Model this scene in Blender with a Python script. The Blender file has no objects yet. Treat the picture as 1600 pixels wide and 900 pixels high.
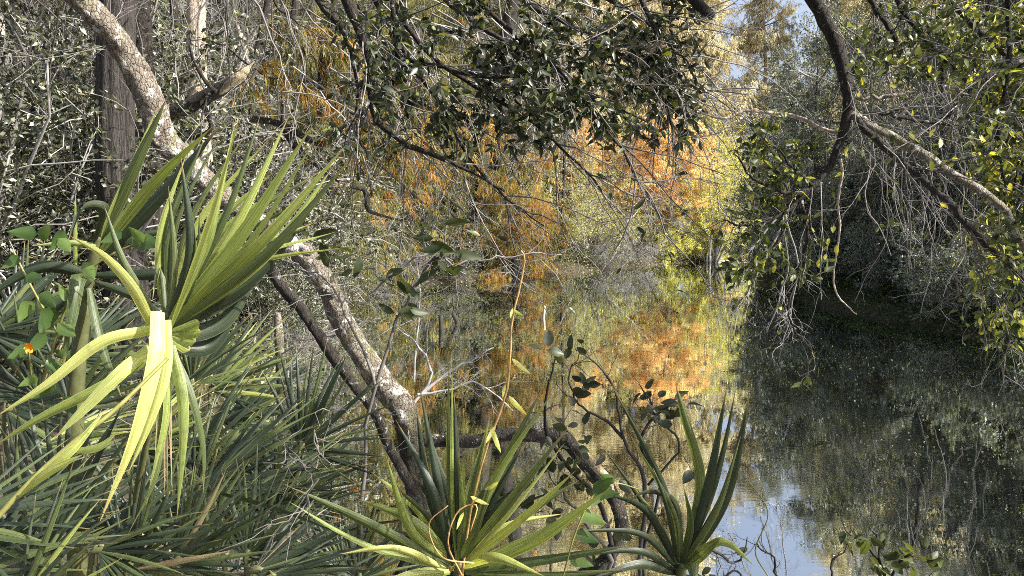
import bpy, math, random
import numpy as np
from mathutils import Vector, Matrix

C = bpy.context.scene
COL = C.collection
PI = math.pi

# ------------------------------------------------------------------ camera
CAM_H = 2.5
FPX = 1150.0                       # focal length in pixels of the 1600 px wide photograph
TILT = math.atan(117 / FPX)
cam_d = bpy.data.cameras.new('camera')
cam = bpy.data.objects.new('camera', cam_d)
COL.objects.link(cam)
cam.location = (0, 0, CAM_H)
cam.rotation_euler = (PI / 2 - TILT, 0, 0)
cam_d.sensor_width = 36
cam_d.lens = FPX / 1600 * 36
cam_d.clip_start = 0.05
cam_d.clip_end = 3000
C.camera = cam

# ------------------------------------------------------------------ world + sun
SUN = Vector((0.76, -0.24, 0.68)).normalized()        # direction towards the sun
world = bpy.data.worlds.new('World')
C.world = world
world.use_nodes = True
wn = world.node_tree.nodes
wl = world.node_tree.links
for n_ in list(wn):
    wn.remove(n_)
w_out = wn.new('ShaderNodeOutputWorld')
w_bg = wn.new('ShaderNodeBackground')
w_sky = wn.new('ShaderNodeTexSky')
w_sky.sky_type = 'NISHITA'
w_sky.sun_disc = False
w_sky.sun_elevation = math.asin(SUN.z)
w_sky.sun_rotation = math.atan2(SUN.x, SUN.y)
w_sky.air_density = .8
w_sky.dust_density = 5.0
w_bg.inputs[1].default_value = 0.115
w_hs = wn.new('ShaderNodeHueSaturation')      # thin high cloud: a paler sky
w_hs.inputs['Saturation'].default_value = .8
wl.new(w_sky.outputs[0], w_hs.inputs['Color'])
wl.new(w_hs.outputs[0], w_bg.inputs[0])
wl.new(w_bg.outputs[0], w_out.inputs[0])
sun_d = bpy.data.lights.new('sun', 'SUN')
sun_d.energy = 5.0
sun_d.angle = math.radians(0.5)
sun_d.color = (1.0, 0.965, 0.90)
sun = bpy.data.objects.new('sun', sun_d)
sun.rotation_euler = SUN.to_track_quat('Z', 'Y').to_euler()
COL.objects.link(sun)
C.view_settings.view_transform = 'Standard'
C.view_settings.look = 'None'
C.view_settings.exposure = 1.36
C.view_settings.gamma = 1.0
C.view_settings.use_curve_mapping = False
C.render.engine = 'CYCLES'
C.cycles.max_bounces = 7
C.cycles.transmission_bounces = 4
C.cycles.diffuse_bounces = 3
C.cycles.glossy_bounces = 3
C.cycles.filter_width = 0.9
C.cycles.use_denoising = False

# ------------------------------------------------------------------ basic helpers
RNG = np.random.default_rng(7)
ct, st = math.cos(TILT), math.sin(TILT)

def P(px, py, Y):
    """world point seen at photo pixel (px, py) at distance Y ahead"""
    a = (px - 800) / FPX
    b = (450 - py) / FPX
    vy = ct + b * st
    vz = -st + b * ct
    return np.array([a * Y / vy, Y, CAM_H + vz * Y / vy])

def nz(v):
    return v / np.maximum(np.linalg.norm(v, axis=-1, keepdims=True), 1e-9)

def wpos(o):
    p = Vector((0, 0, 0))
    while o is not None:
        p = p + o.location
        o = o.parent
    return np.array(p)

def thing(name, label, cat, loc=(0, 0, 0), group=None):
    o = bpy.data.objects.new(name, None)
    o.empty_display_size = 0.2
    o.location = loc
    COL.objects.link(o)
    o['label'] = label
    o['category'] = cat
    if group:
        o['group'] = group
    return o

def tag(o, label=None, cat=None, group=None, kind=None):
    if label: o['label'] = label
    if cat: o['category'] = cat
    if group: o['group'] = group
    if kind: o['kind'] = kind
    return o

def mesh_raw(name, verts, faces, mat, attrs=None, smooth=False):
    """faces: (F,3) or (F,4) int array (or list of such arrays)"""
    me = bpy.data.meshes.new(name)
    verts = np.asarray(verts, dtype=np.float32).reshape(-1, 3)
    if not isinstance(faces, list):
        faces = [faces]
    faces = [np.asarray(f, dtype=np.int32) for f in faces if len(f)]
    lv = np.concatenate([f.ravel() for f in faces])
    tot = np.concatenate([np.full(len(f), f.shape[1], dtype=np.int32) for f in faces])
    start = np.concatenate([[0], np.cumsum(tot)[:-1]]).astype(np.int32)
    me.vertices.add(len(verts))
    me.vertices.foreach_set('co', verts.ravel())
    me.loops.add(len(lv))
    me.loops.foreach_set('vertex_index', lv)
    me.polygons.add(len(tot))
    me.polygons.foreach_set('loop_start', start)
    try:
        me.polygons.foreach_set('loop_total', tot)
    except Exception:
        pass
    if smooth:
        me.polygons.foreach_set('use_smooth', np.ones(len(tot), dtype=bool))
    if attrs:
        for k, a in attrs.items():
            at = me.attributes.new(k, 'FLOAT', 'POINT')
            at.data.foreach_set('value', np.asarray(a, dtype=np.float32).ravel())
    me.update(calc_edges=True)
    if mat:
        me.materials.append(mat)
    return me

class Geo:
    """collects vertex / face blocks and builds one object"""
    def __init__(self):
        self.v, self.f3, self.f4, self.a, self.n = [], [], [], {}, 0
    def add(self, v, f, attrs=None):
        v = np.asarray(v, dtype=float).reshape(-1, 3)
        f = np.asarray(f, dtype=int)
        if not len(v) or not len(f):
            return self
        (self.f3 if f.shape[1] == 3 else self.f4).append(f + self.n)
        self.v.append(v)
        attrs = attrs or {}
        for k in set(self.a) | set(attrs):
            if k not in self.a:
                self.a[k] = [np.zeros(self.n)] if self.n else []
            self.a[k].append(np.asarray(attrs[k], float).ravel() if k in attrs else np.zeros(len(v)))
        self.n += len(v)
        return self
    def mesh(self, name, mat, off=(0, 0, 0), smooth=False):
        v = np.concatenate(self.v) - np.asarray(off, float)
        fs = []
        if self.f3: fs.append(np.concatenate(self.f3))
        if self.f4: fs.append(np.concatenate(self.f4))
        return mesh_raw(name, v, fs, mat, {k: np.concatenate(x) for k, x in self.a.items()}, smooth)

def link(name, me, parent=None, wo=None):
    """link a mesh whose vertices are relative to world point wo"""
    o = bpy.data.objects.new(name, me)
    COL.objects.link(o)
    if parent is not None:
        o.parent = parent
        if wo is not None:
            o.location = Vector(np.asarray(wo) - wpos(parent))
    elif wo is not None:
        o.location = Vector(wo)
    return o

def build(name, geo, mat, parent=None, smooth=False, origin=None):
    """origin None: the parent's world point (or zero)"""
    if origin is None:
        origin = wpos(parent) if parent is not None else np.zeros(3)
    return link(name, geo.mesh(name, mat, origin, smooth), parent, origin)

# ---- tubes -----------------------------------------------------------------
def frames(Pn):
    t = np.empty_like(Pn)
    t[..., 1:-1, :] = Pn[..., 2:, :] - Pn[..., :-2, :]
    t[..., 0, :] = Pn[..., 1, :] - Pn[..., 0, :]
    t[..., -1, :] = Pn[..., -1, :] - Pn[..., -2, :]
    t = nz(t)
    mean = nz(Pn[..., -1, :] - Pn[..., 0, :])
    ref = np.zeros_like(mean)
    k = np.argmin(np.abs(mean), axis=-1)
    np.put_along_axis(ref, k[..., None], 1.0, axis=-1)
    ref = np.broadcast_to(ref[..., None, :], t.shape)
    a = nz(np.cross(t, ref))
    b = np.cross(t, a)
    return t, a, b

def tubes(g, paths, radii, sides=4, rough=0.0, rng=RNG, flute=None, cap=True):
    """paths (M,n,3), radii (M,n)"""
    paths = np.asarray(paths, float)
    radii = np.asarray(radii, float)
    if paths.ndim == 2:
        paths = paths[None]
        radii = radii[None]
    M, n, _ = paths.shape
    if M == 0:
        return g
    radii = np.broadcast_to(radii, (M, n))
    t, a, b = frames(paths)
    ang = np.linspace(0, 2 * PI, sides, endpoint=False)
    R = radii[..., None] * np.ones(sides)
    if rough:
        s = np.linspace(0, 1, n)[None, :, None]
        L = np.linalg.norm(np.diff(paths, axis=1), axis=-1).sum(1)[:, None, None]
        acc = 0
        for fr, am in ((2.3, 1.0), (5.1, .7), (11., .5), (23., .35)):
            ph = rng.uniform(0, 6.28, (M, 1, 1))
            k = rng.integers(1, 5)
            acc = acc + am * np.sin(s * L * fr * 2 + ph + np.sin(ang[None, None, :] * k + ph * 2) * 1.6)
        R = R * (1 + rough * acc + rng.normal(0, rough * .45, R.shape))
    if flute is not None:
        nf, am = flute
        R = R * (1 + am * (np.abs(np.sin(ang * nf / 2)) - .5)[None, None, :] * np.linspace(1, .3, n)[None, :, None])
    V = (paths[:, :, None, :] + R[..., None] * (np.cos(ang)[None, None, :, None] * a[:, :, None, :]
                                               + np.sin(ang)[None, None, :, None] * b[:, :, None, :]))
    V = V.reshape(-1, 3)
    i = np.arange(n - 1)
    j = np.arange(sides)
    q = np.stack([(i[:, None] * sides + j[None]), (i[:, None] * sides + (j[None] + 1) % sides),
                  ((i[:, None] + 1) * sides + (j[None] + 1) % sides), ((i[:, None] + 1) * sides + j[None])], -1).reshape(-1, 4)
    F = (q[None] + (np.arange(M) * n * sides)[:, None, None]).reshape(-1, 4)
    rnd = np.repeat(rng.random(M), n * sides)
    g.add(V, F, {'rnd': rnd})
    if cap and sides > 4:
        tips = paths[:, -1] + t[:, -1] * radii[:, -1:] * .4
        b0 = g.n - M * n * sides
        f = []
        for m in range(M):
            o = m * n * sides + (n - 1) * sides
            for k in range(sides):
                f.append((b0 + o + k, b0 + o + (k + 1) % sides, g.n + m))
        g.v.append(tips)
        for k in g.a:
            g.a[k].append(np.zeros(M))
        g.f3.append(np.array(f))
        g.n += M
    return g

def spline(cp, n=24):
    """Catmull-Rom through control points -> (n,dim)"""
    cp = np.asarray(cp, float)
    if len(cp) == 2:
        return cp[0] + (cp[1] - cp[0]) * np.linspace(0, 1, n)[:, None]
    q = np.vstack([2 * cp[0] - cp[1], cp, 2 * cp[-1] - cp[-2]])
    m = len(cp) - 1
    out = []
    for u in np.linspace(0, m, n):
        i = min(int(u), m - 1)
        f = u - i
        p0, p1, p2, p3 = q[i], q[i + 1], q[i + 2], q[i + 3]
        out.append(0.5 * ((2 * p1) + (-p0 + p2) * f + (2 * p0 - 5 * p1 + 4 * p2 - p3) * f * f + (-p0 + 3 * p1 - 3 * p2 + p3) * f ** 3))
    return np.array(out)

RS = [1.0]
def pxpath(pts, n=24, wob=0.0, rng=RNG):
    """pts: (px, py, Y, radius in px) -> world path, radii in metres"""
    w = np.array([np.append(P(a, b, Y), r * Y / FPX) for a, b, Y, r in pts])
    s = spline(w, n)
    p = s[:, :3]
    if wob:
        nn = rng.normal(0, wob, p.shape)
        nn[1:-1] = (nn[:-2] + nn[1:-1] + nn[2:]) / 1.7
        p = p + nn
    return p, np.maximum(s[:, 3] * RS[0], 0.0009)

def sprout(rng, PP, per, t0, t1, length, ang, n=6, wander=.22, grav=0.0, lenvar=.35, bias=None, shrink=0.0):
    """children of paths PP (M,k,3)"""
    PP = np.asarray(PP, float)
    if PP.ndim == 2:
        PP = PP[None]
    M, k, _ = PP.shape
    N = M * per
    idx = np.repeat(np.arange(M), per)
    t = rng.uniform(t0, t1, N)
    u = t * (k - 1)
    i = np.minimum(u.astype(int), k - 2)
    f = (u - i)[:, None]
    p0 = PP[idx, i]
    p1 = PP[idx, i + 1]
    start = p0 + (p1 - p0) * f
    tan = nz(p1 - p0)
    perp = nz(np.cross(tan, rng.normal(size=(N, 3))))
    an = rng.normal(ang, ang * .25, N)[:, None]
    d = nz(np.cos(an) * tan + np.sin(an) * perp)
    if bias is not None:
        d = nz(d + np.asarray(bias, float))
    L = length * rng.uniform(1 - lenvar, 1 + lenvar, N) * (1 - shrink * (t - t0) / max(t1 - t0, 1e-6))
    out = np.empty((N, n, 3))
    out[:, 0] = start
    step = (L / (n - 1))[:, None]
    cur = start
    for q in range(1, n):
        d = nz(d + rng.normal(0, wander, (N, 3)) + np.array([0, 0, grav]))
        cur = cur + d * step
        out[:, q] = cur
    return out

def taper(M, n, r0, r1):
    return np.broadcast_to(np.linspace(r0, r1, n), (M, n))

# ---- leaves ------------------------------------------------------------------
def along(rng, PP, per, t0=0.0, t1=1.0):
    PP = np.asarray(PP, float)
    M, k, _ = PP.shape
    N = M * per
    idx = np.repeat(np.arange(M), per)
    u = rng.uniform(t0, t1, N) * (k - 1)
    i = np.minimum(u.astype(int), k - 2)
    f = (u - i)[:, None]
    return PP[idx, i] * (1 - f) + PP[idx, i + 1] * f, nz(PP[idx, i + 1] - PP[idx, i])

def leaves(g, rng, pos, d, L, W, fold=.25, up=.6, shape='rhomb', curl=0.15, lv=.3, rmul=None):
    """folded leaves: pos (N,3), growing direction d"""
    N = len(pos)
    if N == 0:
        return g
    d = nz(np.asarray(d, float))
    Ls = L * rng.uniform(1 - lv, 1 + lv, N)[:, None]
    Ws = W * rng.uniform(1 - lv, 1 + lv, N)[:, None] * .5
    nrm = rng.normal(0, 1, (N, 3)) * (1 - up) + np.array([0, 0, up])
    s = nz(np.cross(d, nrm))
    nn = np.cross(s, d)
    if shape == 'rhomb':
        prof = [(0.45, 1.0)]
    elif shape == 'oval':
        prof = [(0.22, .72), (0.52, 1.0), (0.8, .66)]
    m = len(prof)
    mid_t = np.array([0.0] + [a for a, _ in prof] + [1.0])
    mids = pos[:, None] + d[:, None] * (Ls[:, None] * mid_t[None, :, None]) - nn[:, None] * (Ls[:, None] * curl * (mid_t ** 2)[None, :, None])
    if shape == 'rhomb':
        V = np.stack([mids[:, 0], mids[:, 1] + s * Ws + nn * Ws * fold, mids[:, 2], mids[:, 1] - s * Ws + nn * Ws * fold], 1)
        F = np.array([[0, 1, 2], [0, 2, 3]])
        nv = 4
    else:
        lf = np.stack([mids[:, 1 + k] + s * Ws * prof[k][1] + nn * Ws * fold * prof[k][1] for k in range(m)], 1)
        rt = np.stack([mids[:, 1 + k] - s * Ws * prof[k][1] + nn * Ws * fold * prof[k][1] for k in range(m)], 1)
        V = np.concatenate([mids, lf, rt], 1)          # 5 + 3 + 3
        F = np.array([[0, 5, 1], [1, 5, 6], [1, 6, 2], [2, 6, 7], [2, 7, 3], [3, 7, 4],
                      [0, 1, 8], [1, 9, 8], [1, 2, 9], [2, 10, 9], [2, 3, 10], [3, 4, 10]])
        nv = 11
    F = (F[None] + (np.arange(N) * nv)[:, None, None]).reshape(-1, 3)
    r = rng.random(N) if rmul is None else rmul
    g.add(V.reshape(-1, 3), F, {'rnd': np.repeat(r, nv)})
    return g

# ------------------------------------------------------------------ materials
class NT:
    def __init__(self, name):
        self.m = bpy.data.materials.new(name)
        self.m.use_nodes = True
        self.t = self.m.node_tree
        for n in list(self.t.nodes):
            self.t.nodes.remove(n)
        self.out = self.t.nodes.new('ShaderNodeOutputMaterial')
    def n(self, kind, **kw):
        x = self.t.nodes.new('ShaderNode' + kind)
        for k, v in kw.items():
            if k.startswith('i_'):
                x.inputs[int(k[2:])].default_value = v
            else:
                setattr(x, k, v)
        return x
    def l(self, a, b):
        self.t.links.new(a, b)
    def ramp(self, fac, stops, interp='LINEAR'):
        r = self.n('ValToRGB')
        r.color_ramp.interpolation = interp
        el = r.color_ramp.elements
        while len(el) < len(stops):
            el.new(0.5)
        for e, (p, c) in zip(el, stops):
            e.position = p
            e.color = (*c, 1) if len(c) == 3 else c
        self.l(fac, r.inputs[0])
        return r.outputs[0]
    def mix(self, fac, a, b, mode='MIX'):
        x = self.n('MixRGB', blend_type=mode)
        for i, v in ((0, fac), (1, a), (2, b)):
            if hasattr(v, 'links') or hasattr(v, 'is_linked'):
                self.l(v, x.inputs[i])
            else:
                x.inputs[i].default_value = v if i == 0 else (*v, 1)
        return x.outputs[0]
    def math(self, op, a, b=None, c=None):
        x = self.n('Math', operation=op)
        for i, v in enumerate((a, b, c)):
            if v is None: continue
            if hasattr(v, 'is_linked'): self.l(v, x.inputs[i])
            else: x.inputs[i].default_value = v
        return x.outputs[0]
    def attr(self, name):
        return self.n('Attribute', attribute_name=name).outputs['Fac']
    def noise(self, scale, detail=4, rough=.6, vec=None, dist=0.0):
        x = self.n('TexNoise')
        x.inputs['Scale'].default_value = scale
        x.inputs['Detail'].default_value = detail
        x.inputs['Roughness'].default_value = rough
        x.inputs['Distortion'].default_value = dist
        if vec is not None: self.l(vec, x.inputs['Vector'])
        return x.outputs['Fac']
    def pos(self, obj=True, scale=None):
        tc = self.n('TexCoord').outputs['Object'] if obj else self.n('NewGeometry').outputs['Position']
        if scale:
            mp = self.n('Mapping')
            mp.inputs['Scale'].default_value = scale
            self.l(tc, mp.inputs['Vector'])
            return mp.outputs[0]
        return tc
    def bump(self, h, strength=.5, dist=.02):
        b = self.n('Bump')
        b.inputs['Strength'].default_value = strength
        b.inputs['Distance'].default_value = dist
        self.l(h, b.inputs['Height'])
        return b.outputs[0]
    def leafy(self, col, trans=.35, rough=.45, spec=.4, tcol=None, normal=None):
        p = self.n('BsdfPrincipled')
        self.l(col, p.inputs['Base Color'])
        p.inputs['Roughness'].default_value = rough
        p.inputs['Specular IOR Level'].default_value = spec
        t = self.n('BsdfTranslucent')
        tc = self.mix(1.0, col, tcol or (1.9, 1.75, .75), 'MULTIPLY')
        self.l(tc, t.inputs[0])
        if normal is not None:
            self.l(normal, p.inputs['Normal'])
        mx = self.n('MixShader')
        mx.inputs[0].default_value = trans
        self.l(p.outputs[0], mx.inputs[1])
        self.l(t.outputs[0], mx.inputs[2])
        self.l(mx.outputs[0], self.out.inputs[0])
        return self.m

def m_leaf(name, stops, trans=.35, rough=.45, spec=.4, tcol=None, vary=.25):
    t = NT(name)
    col = t.ramp(t.attr('rnd'), stops)
    oi = t.n('ObjectInfo').outputs['Random']
    big = t.noise(.9, 2, .5, t.pos(False))
    v = t.math('ADD', t.math('MULTIPLY', oi, vary), t.math('MULTIPLY', big, vary * 2))
    v = t.math('ADD', v, 1 - vary * 1.5)
    hv = t.n('HueSaturation')
    t.l(v, hv.inputs['Value'])
    t.l(col, hv.inputs['Color'])
    return t.leafy(hv.outputs[0], trans, rough, spec, tcol)

def ev(cols):
    k = len(cols)
    return [(i / (k - 1), c) for i, c in enumerate(cols)]

def m_bark(name, dark, light, scale=12, stretch=.18, lichen=None, moss=None, bump=.8, lichen_amt=.56, dark_base=None):
    t = NT(name)
    v = t.pos(True)
    vs = t.pos(True, (1, 1, stretch))
    n1 = t.noise(scale, 6, .65, vs, .6)
    n2 = t.noise(scale * 3.1, 5, .7, v)
    h = t.math('ADD', t.math('MULTIPLY', n1, .6), t.math('MULTIPLY', n2, .4))
    vo = t.n('TexVoronoi', feature='DISTANCE_TO_EDGE')
    vo.inputs['Scale'].default_value = scale * 2.2
    t.l(vs, vo.inputs['Vector'])
    crk = t.ramp(vo.outputs['Distance'], [(0, (0, 0, 0)), (.12, (1, 1, 1))])
    h = t.math('MULTIPLY', h, t.math('ADD', t.math('MULTIPLY', crk, .3), .7))
    col = t.ramp(h, [(.30, dark), (.43, tuple((a + b) / 2 for a, b in zip(dark, light))), (.64, light)])
    if lichen:
        ln = t.noise(scale * .55, 5, .72, v, .3)
        f = t.ramp(ln, [(lichen_amt, (0, 0, 0)), (lichen_amt + .05, (1, 1, 1))])
        col = t.mix(f, col, lichen)
    if moss:
        ln = t.noise(scale * .22, 4, .7, v, .4)
        f = t.ramp(ln, [(.52, (0, 0, 0)), (.62, (1, 1, 1))])
        col = t.mix(f, col, moss)
    col = t.mix(t.math('MULTIPLY', t.attr('rnd'), .15), col, light)
    if dark_base:  # bark colour goes darker towards the bottom, with an uneven edge
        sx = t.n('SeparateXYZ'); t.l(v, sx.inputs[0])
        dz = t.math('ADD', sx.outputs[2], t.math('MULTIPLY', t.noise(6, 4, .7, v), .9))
        f = t.ramp(t.math('MULTIPLY', dz, .4), [(dark_base * .4, (.88, .88, .88)), (dark_base * .4 + .16, (0, 0, 0))])
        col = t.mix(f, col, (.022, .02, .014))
    p = t.n('BsdfPrincipled')
    t.l(col, p.inputs['Base Color'])
    p.inputs['Roughness'].default_value = .9
    p.inputs['Specular IOR Level'].default_value = .2
    t.l(t.bump(h, bump, .05), p.inputs['Normal'])
    t.l(p.outputs[0], t.out.inputs[0])
    return t.m

def m_plain(name, col, rough=.8, nscale=20, var=.3, spec=.3):
    t = NT(name)
    n = t.noise(nscale, 4, .6, t.pos(True))
    c = t.ramp(n, [(.3, tuple(x * (1 - var) for x in col)), (.7, tuple(min(1, x * (1 + var)) for x in col))])
    p = t.n('BsdfPrincipled')
    t.l(c, p.inputs['Base Color'])
    p.inputs['Roughness'].default_value = rough
    p.inputs['Specular IOR Level'].default_value = spec
    t.l(p.outputs[0], t.out.inputs[0])
    return t.m

def m_twig(name, dark, light):
    t = NT(name)
    col = t.ramp(t.attr('rnd'), [(0, dark), (1, light)])
    n = t.noise(30, 3, .6, t.pos(False))
    col = t.mix(t.math('MULTIPLY', n, .5), col, dark)
    p = t.n('BsdfPrincipled')
    t.l(col, p.inputs['Base Color'])
    p.inputs['Roughness'].default_value = .8
    p.inputs['Specular IOR Level'].default_value = .3
    t.l(p.outputs[0], t.out.inputs[0])
    return t.m

def m_palm(name, base, light, stripe=.5, trans=.3, tip=(.30, .22, .08), rough=.38):
    t = NT(name)
    u = t.attr('u')
    v = t.attr('v')
    oi = t.n('ObjectInfo').outputs['Random']
    cb = t.n('CombineXYZ')
    t.l(t.math('ADD', t.math('MULTIPLY', u, 6.0), t.math('MULTIPLY', oi, 40)), cb.inputs[0])
    t.l(t.math('MULTIPLY', v, .9), cb.inputs[1])
    s = t.noise(2.2, 3, .7, cb.outputs[0])
    f = t.ramp(s, [(.38, (0, 0, 0)), (.62, (1, 1, 1))])
    f = t.math('MULTIPLY', f, stripe)
    col = t.mix(f, base, light)
    # pale midrib line and edges
    au = t.math('ABSOLUTE', u)
    rib = t.ramp(au, [(0.0, (1, 1, 1)), (.07, (0, 0, 0))])
    col = t.mix(t.math('MULTIPLY', rib, .5), col, light)
    edge = t.ramp(au, [(.93, (0, 0, 0)), (.99, (1, 1, 1))])
    col = t.mix(t.math('MULTIPLY', edge, .55), col, tuple(min(1, x * 1.5) for x in light))
    blot = t.noise(14, 4, .7, t.pos(False))
    col = t.mix(t.ramp(blot, [(.58, (0, 0, 0)), (.72, (.6, .6, .6))]), col, tuple(x * .5 for x in base))
    spk = t.noise(70, 3, .6, t.pos(False))
    col = t.mix(t.ramp(spk, [(.72, (0, 0, 0)), (.75, (.7, .7, .7))]), col, (.16, .10, .05))
    tp = t.ramp(v, [(.88, (0, 0, 0)), (.985, (1, 1, 1))])
    col = t.mix(t.math('MULTIPLY', tp, .8), col, tip)
    hv = t.n('HueSaturation')
    t.l(col, hv.inputs['Color'])
    t.l(t.math('ADD', t.math('MULTIPLY', oi, .5), .75), hv.inputs['Value'])
    t.l(t.math('ADD', t.math('MULTIPLY', oi, -.03), .515), hv.inputs['Hue'])
    nb = t.bump(s, .35, .003)
    return t.leafy(hv.outputs[0], trans, rough, .45, (1.7, 1.7, .75), nb)

M = {}
M['ground'] = None
M['bark_oak'] = m_bark('bark_oak', (.035, .027, .02), (.30, .26, .21), 20, .5, lichen=(.60, .59, .54), moss=(.20, .19, .10), bump=1.0, lichen_amt=.54, dark_base=1.15)
M['bark_dark'] = m_bark('bark_dark', (.008, .007, .006), (.055, .047, .04), 22, .3, lichen=(.42, .42, .37), bump=.9, lichen_amt=.60)
M['bark_cypress'] = m_bark('bark_cypress', (.008, .007, .006), (.07, .062, .056), 20, .06, lichen=(.34, .34, .30), bump=1.0, lichen_amt=.66)
M['bark_red'] = m_bark('bark_red', (.06, .035, .025), (.28, .18, .12), 20, .06, lichen=(.4, .38, .33), bump=1.0, lichen_amt=.68)
M['bark_pale'] = m_bark('bark_pale', (.16, .12, .09), (.46, .38, .30), 9, .3, lichen=(.5, .49, .44), bump=.5)
M['wood'] = m_bark('broken_wood', (.16, .12, .07), (.50, .42, .28), 18, .1, bump=.6)
M['twig_pale'] = m_twig('twig_pale', (.09, .082, .074), (.46, .45, .43))
M['twig_grey'] = m_twig('twig_grey', (.05, .045, .04), (.30, .28, .26))
M['twig_dark'] = m_twig('twig_dark', (.012, .010, .009), (.10, .09, .08))
M['moss'] = m_leaf('spanish_moss', ev([(.12, .12, .10), (.26, .26, .22), (.38, .37, .32)]), .25, .9, .1, (1.1, 1.1, 1.0))
G = lambda *c: ev(list(c))
M['leaf_magnolia'] = m_leaf('leaf_magnolia', [(0, (.014, .018, .011)), (.55, (.03, .038, .02)), (.92, (.055, .068, .03)), (.98, (.12, .15, .03)), (1, (.30, .31, .05))], .18, .38, .35)
M['leaf_bay'] = m_leaf('leaf_bay', [(0, (.018, .028, .012)), (.55, (.045, .06, .022)), (.85, (.10, .125, .04)), (.95, (.26, .28, .06)), (1, (.46, .44, .08))], .32, .48, .35)
M['leaf_gold'] = m_leaf('leaf_yellow_green', [(0, (.035, .045, .015)), (.45, (.10, .12, .03)), (.8, (.30, .31, .06)), (1, (.52, .48, .10))], .42, .4, .4)
M['leaf_dark'] = m_leaf('leaf_dark_green', G((.008, .014, .008), (.02, .03, .015), (.045, .06, .028), (.10, .12, .06)), .22, .4, .45)
M['leaf_shade'] = m_leaf('leaf_blue_green', G((.025, .035, .028), (.07, .09, .07), (.13, .16, .12), (.34, .36, .30)), .25, .4, .5)
M['leaf_olive'] = m_leaf('leaf_olive', G((.03, .038, .016), (.09, .10, .04), (.19, .20, .08), (.42, .42, .24)), .35, .45)
M['leaf_speckle'] = m_leaf('leaf_speckled_green', [(0, (.010, .013, .008)), (.5, (.032, .04, .02)), (.8, (.11, .125, .065)), (1, (.48, .48, .38))], .3, .4, .5)
M['leaf_willow'] = m_leaf('leaf_pale_olive', G((.08, .09, .03), (.24, .25, .09), (.40, .41, .18), (.58, .57, .34)), .4, .45)
M['leaf_lime'] = m_leaf('leaf_lime', G((.16, .18, .04), (.38, .40, .10), (.56, .57, .17), (.72, .70, .30)), .42, .45)
M['needle_orange'] = m_leaf('needle_orange', [(0, (.50, .27, .10)), (.3, (.72, .42, .16)), (.6, (.82, .55, .24)), (.85, (.82, .68, .32)), (1, (.70, .68, .3))], .45, .6, .2, (1.15, 1.2, 1.1), .15)
M['needle_rust'] = m_leaf('needle_rust', [(0, (.16, .08, .03)), (.35, (.42, .20, .05)), (.6, (.36, .27, .06)), (.8, (.24, .26, .06)), (1, (.48, .42, .14))], .4, .6, .2, (1.6, 1.4, .7), .25)
M['needle_olive'] = m_leaf('needle_olive', [(0, (.06, .065, .025)), (.5, (.16, .165, .055)), (.8, (.30, .28, .10)), (.92, (.46, .29, .09)), (1, (.52, .25, .07))], .4, .6, .2, (1.6, 1.5, .7), .25)
M['needle_tan'] = m_leaf('needle_tan', G((.38, .31, .18), (.58, .50, .30), (.70, .63, .42), (.54, .55, .34)), .5, .6, .2, (1.15, 1.15, 1.0), .15)
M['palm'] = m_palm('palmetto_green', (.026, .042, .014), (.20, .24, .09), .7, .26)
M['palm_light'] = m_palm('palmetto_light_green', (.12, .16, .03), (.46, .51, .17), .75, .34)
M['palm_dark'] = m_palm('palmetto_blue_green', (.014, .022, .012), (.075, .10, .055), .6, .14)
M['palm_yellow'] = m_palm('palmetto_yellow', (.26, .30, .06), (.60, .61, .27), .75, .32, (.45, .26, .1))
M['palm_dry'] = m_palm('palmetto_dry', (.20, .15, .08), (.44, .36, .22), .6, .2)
M['vine_leaf'] = m_leaf('vine_leaf', G((.03, .06, .015), (.07, .12, .03), (.12, .18, .05)), .35, .35, .5)
M['vine_yellow'] = m_leaf('vine_yellow_leaf', G((.22, .27, .05), (.38, .41, .10), (.52, .50, .18)), .42, .4)
M['tendril'] = m_plain('tendril', (.50, .30, .12), .6, 30)
M['stem_yellow'] = m_plain('stem_yellow', (.17, .17, .05), .5, 20)
M['litter'] = m_leaf('floating_litter', [(0, (.04, .04, .025)), (.5, (.12, .11, .07)), (.9, (.26, .24, .18)), (1, (.55, .53, .48))], .1, .6)
M['duckweed'] = m_leaf('duckweed', G((.04, .055, .02), (.10, .12, .05), (.20, .22, .10)), .1, .6)
M['flower'] = m_plain('flower', (.75, .28, .02), .6)

# ------------------------------------------------------------------ setting: ground, water
SHORE = np.array([(-2.6, 5.0), (-2.9, 7.2), (-3.3, 9.8), (-4.4, 12.4), (-6.2, 15.0), (-7.2, 19.0), (-6.8, 22.5), (-5.0, 24.8), (-2.2, 26.5), (-.6, 28.0),
                  (1.8, 29.8), (4.0, 32.2), (6.4, 35.0), (9.0, 37.5), (12.5, 39.0), (15.5, 41.0), (20.0, 43.0), (24.0, 42.0), (20.0, 38.5), (15.0, 35.5), (11.0, 31.5), (9.0, 27.5),
                  (8.2, 23.5), (8.3, 19.8), (9.0, 16.5), (9.3, 13.4), (8.4, 10.2), (6.4, 7.2), (4.6, 5.0), (2.6, 4.6), (0.0, 4.7)])

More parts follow.
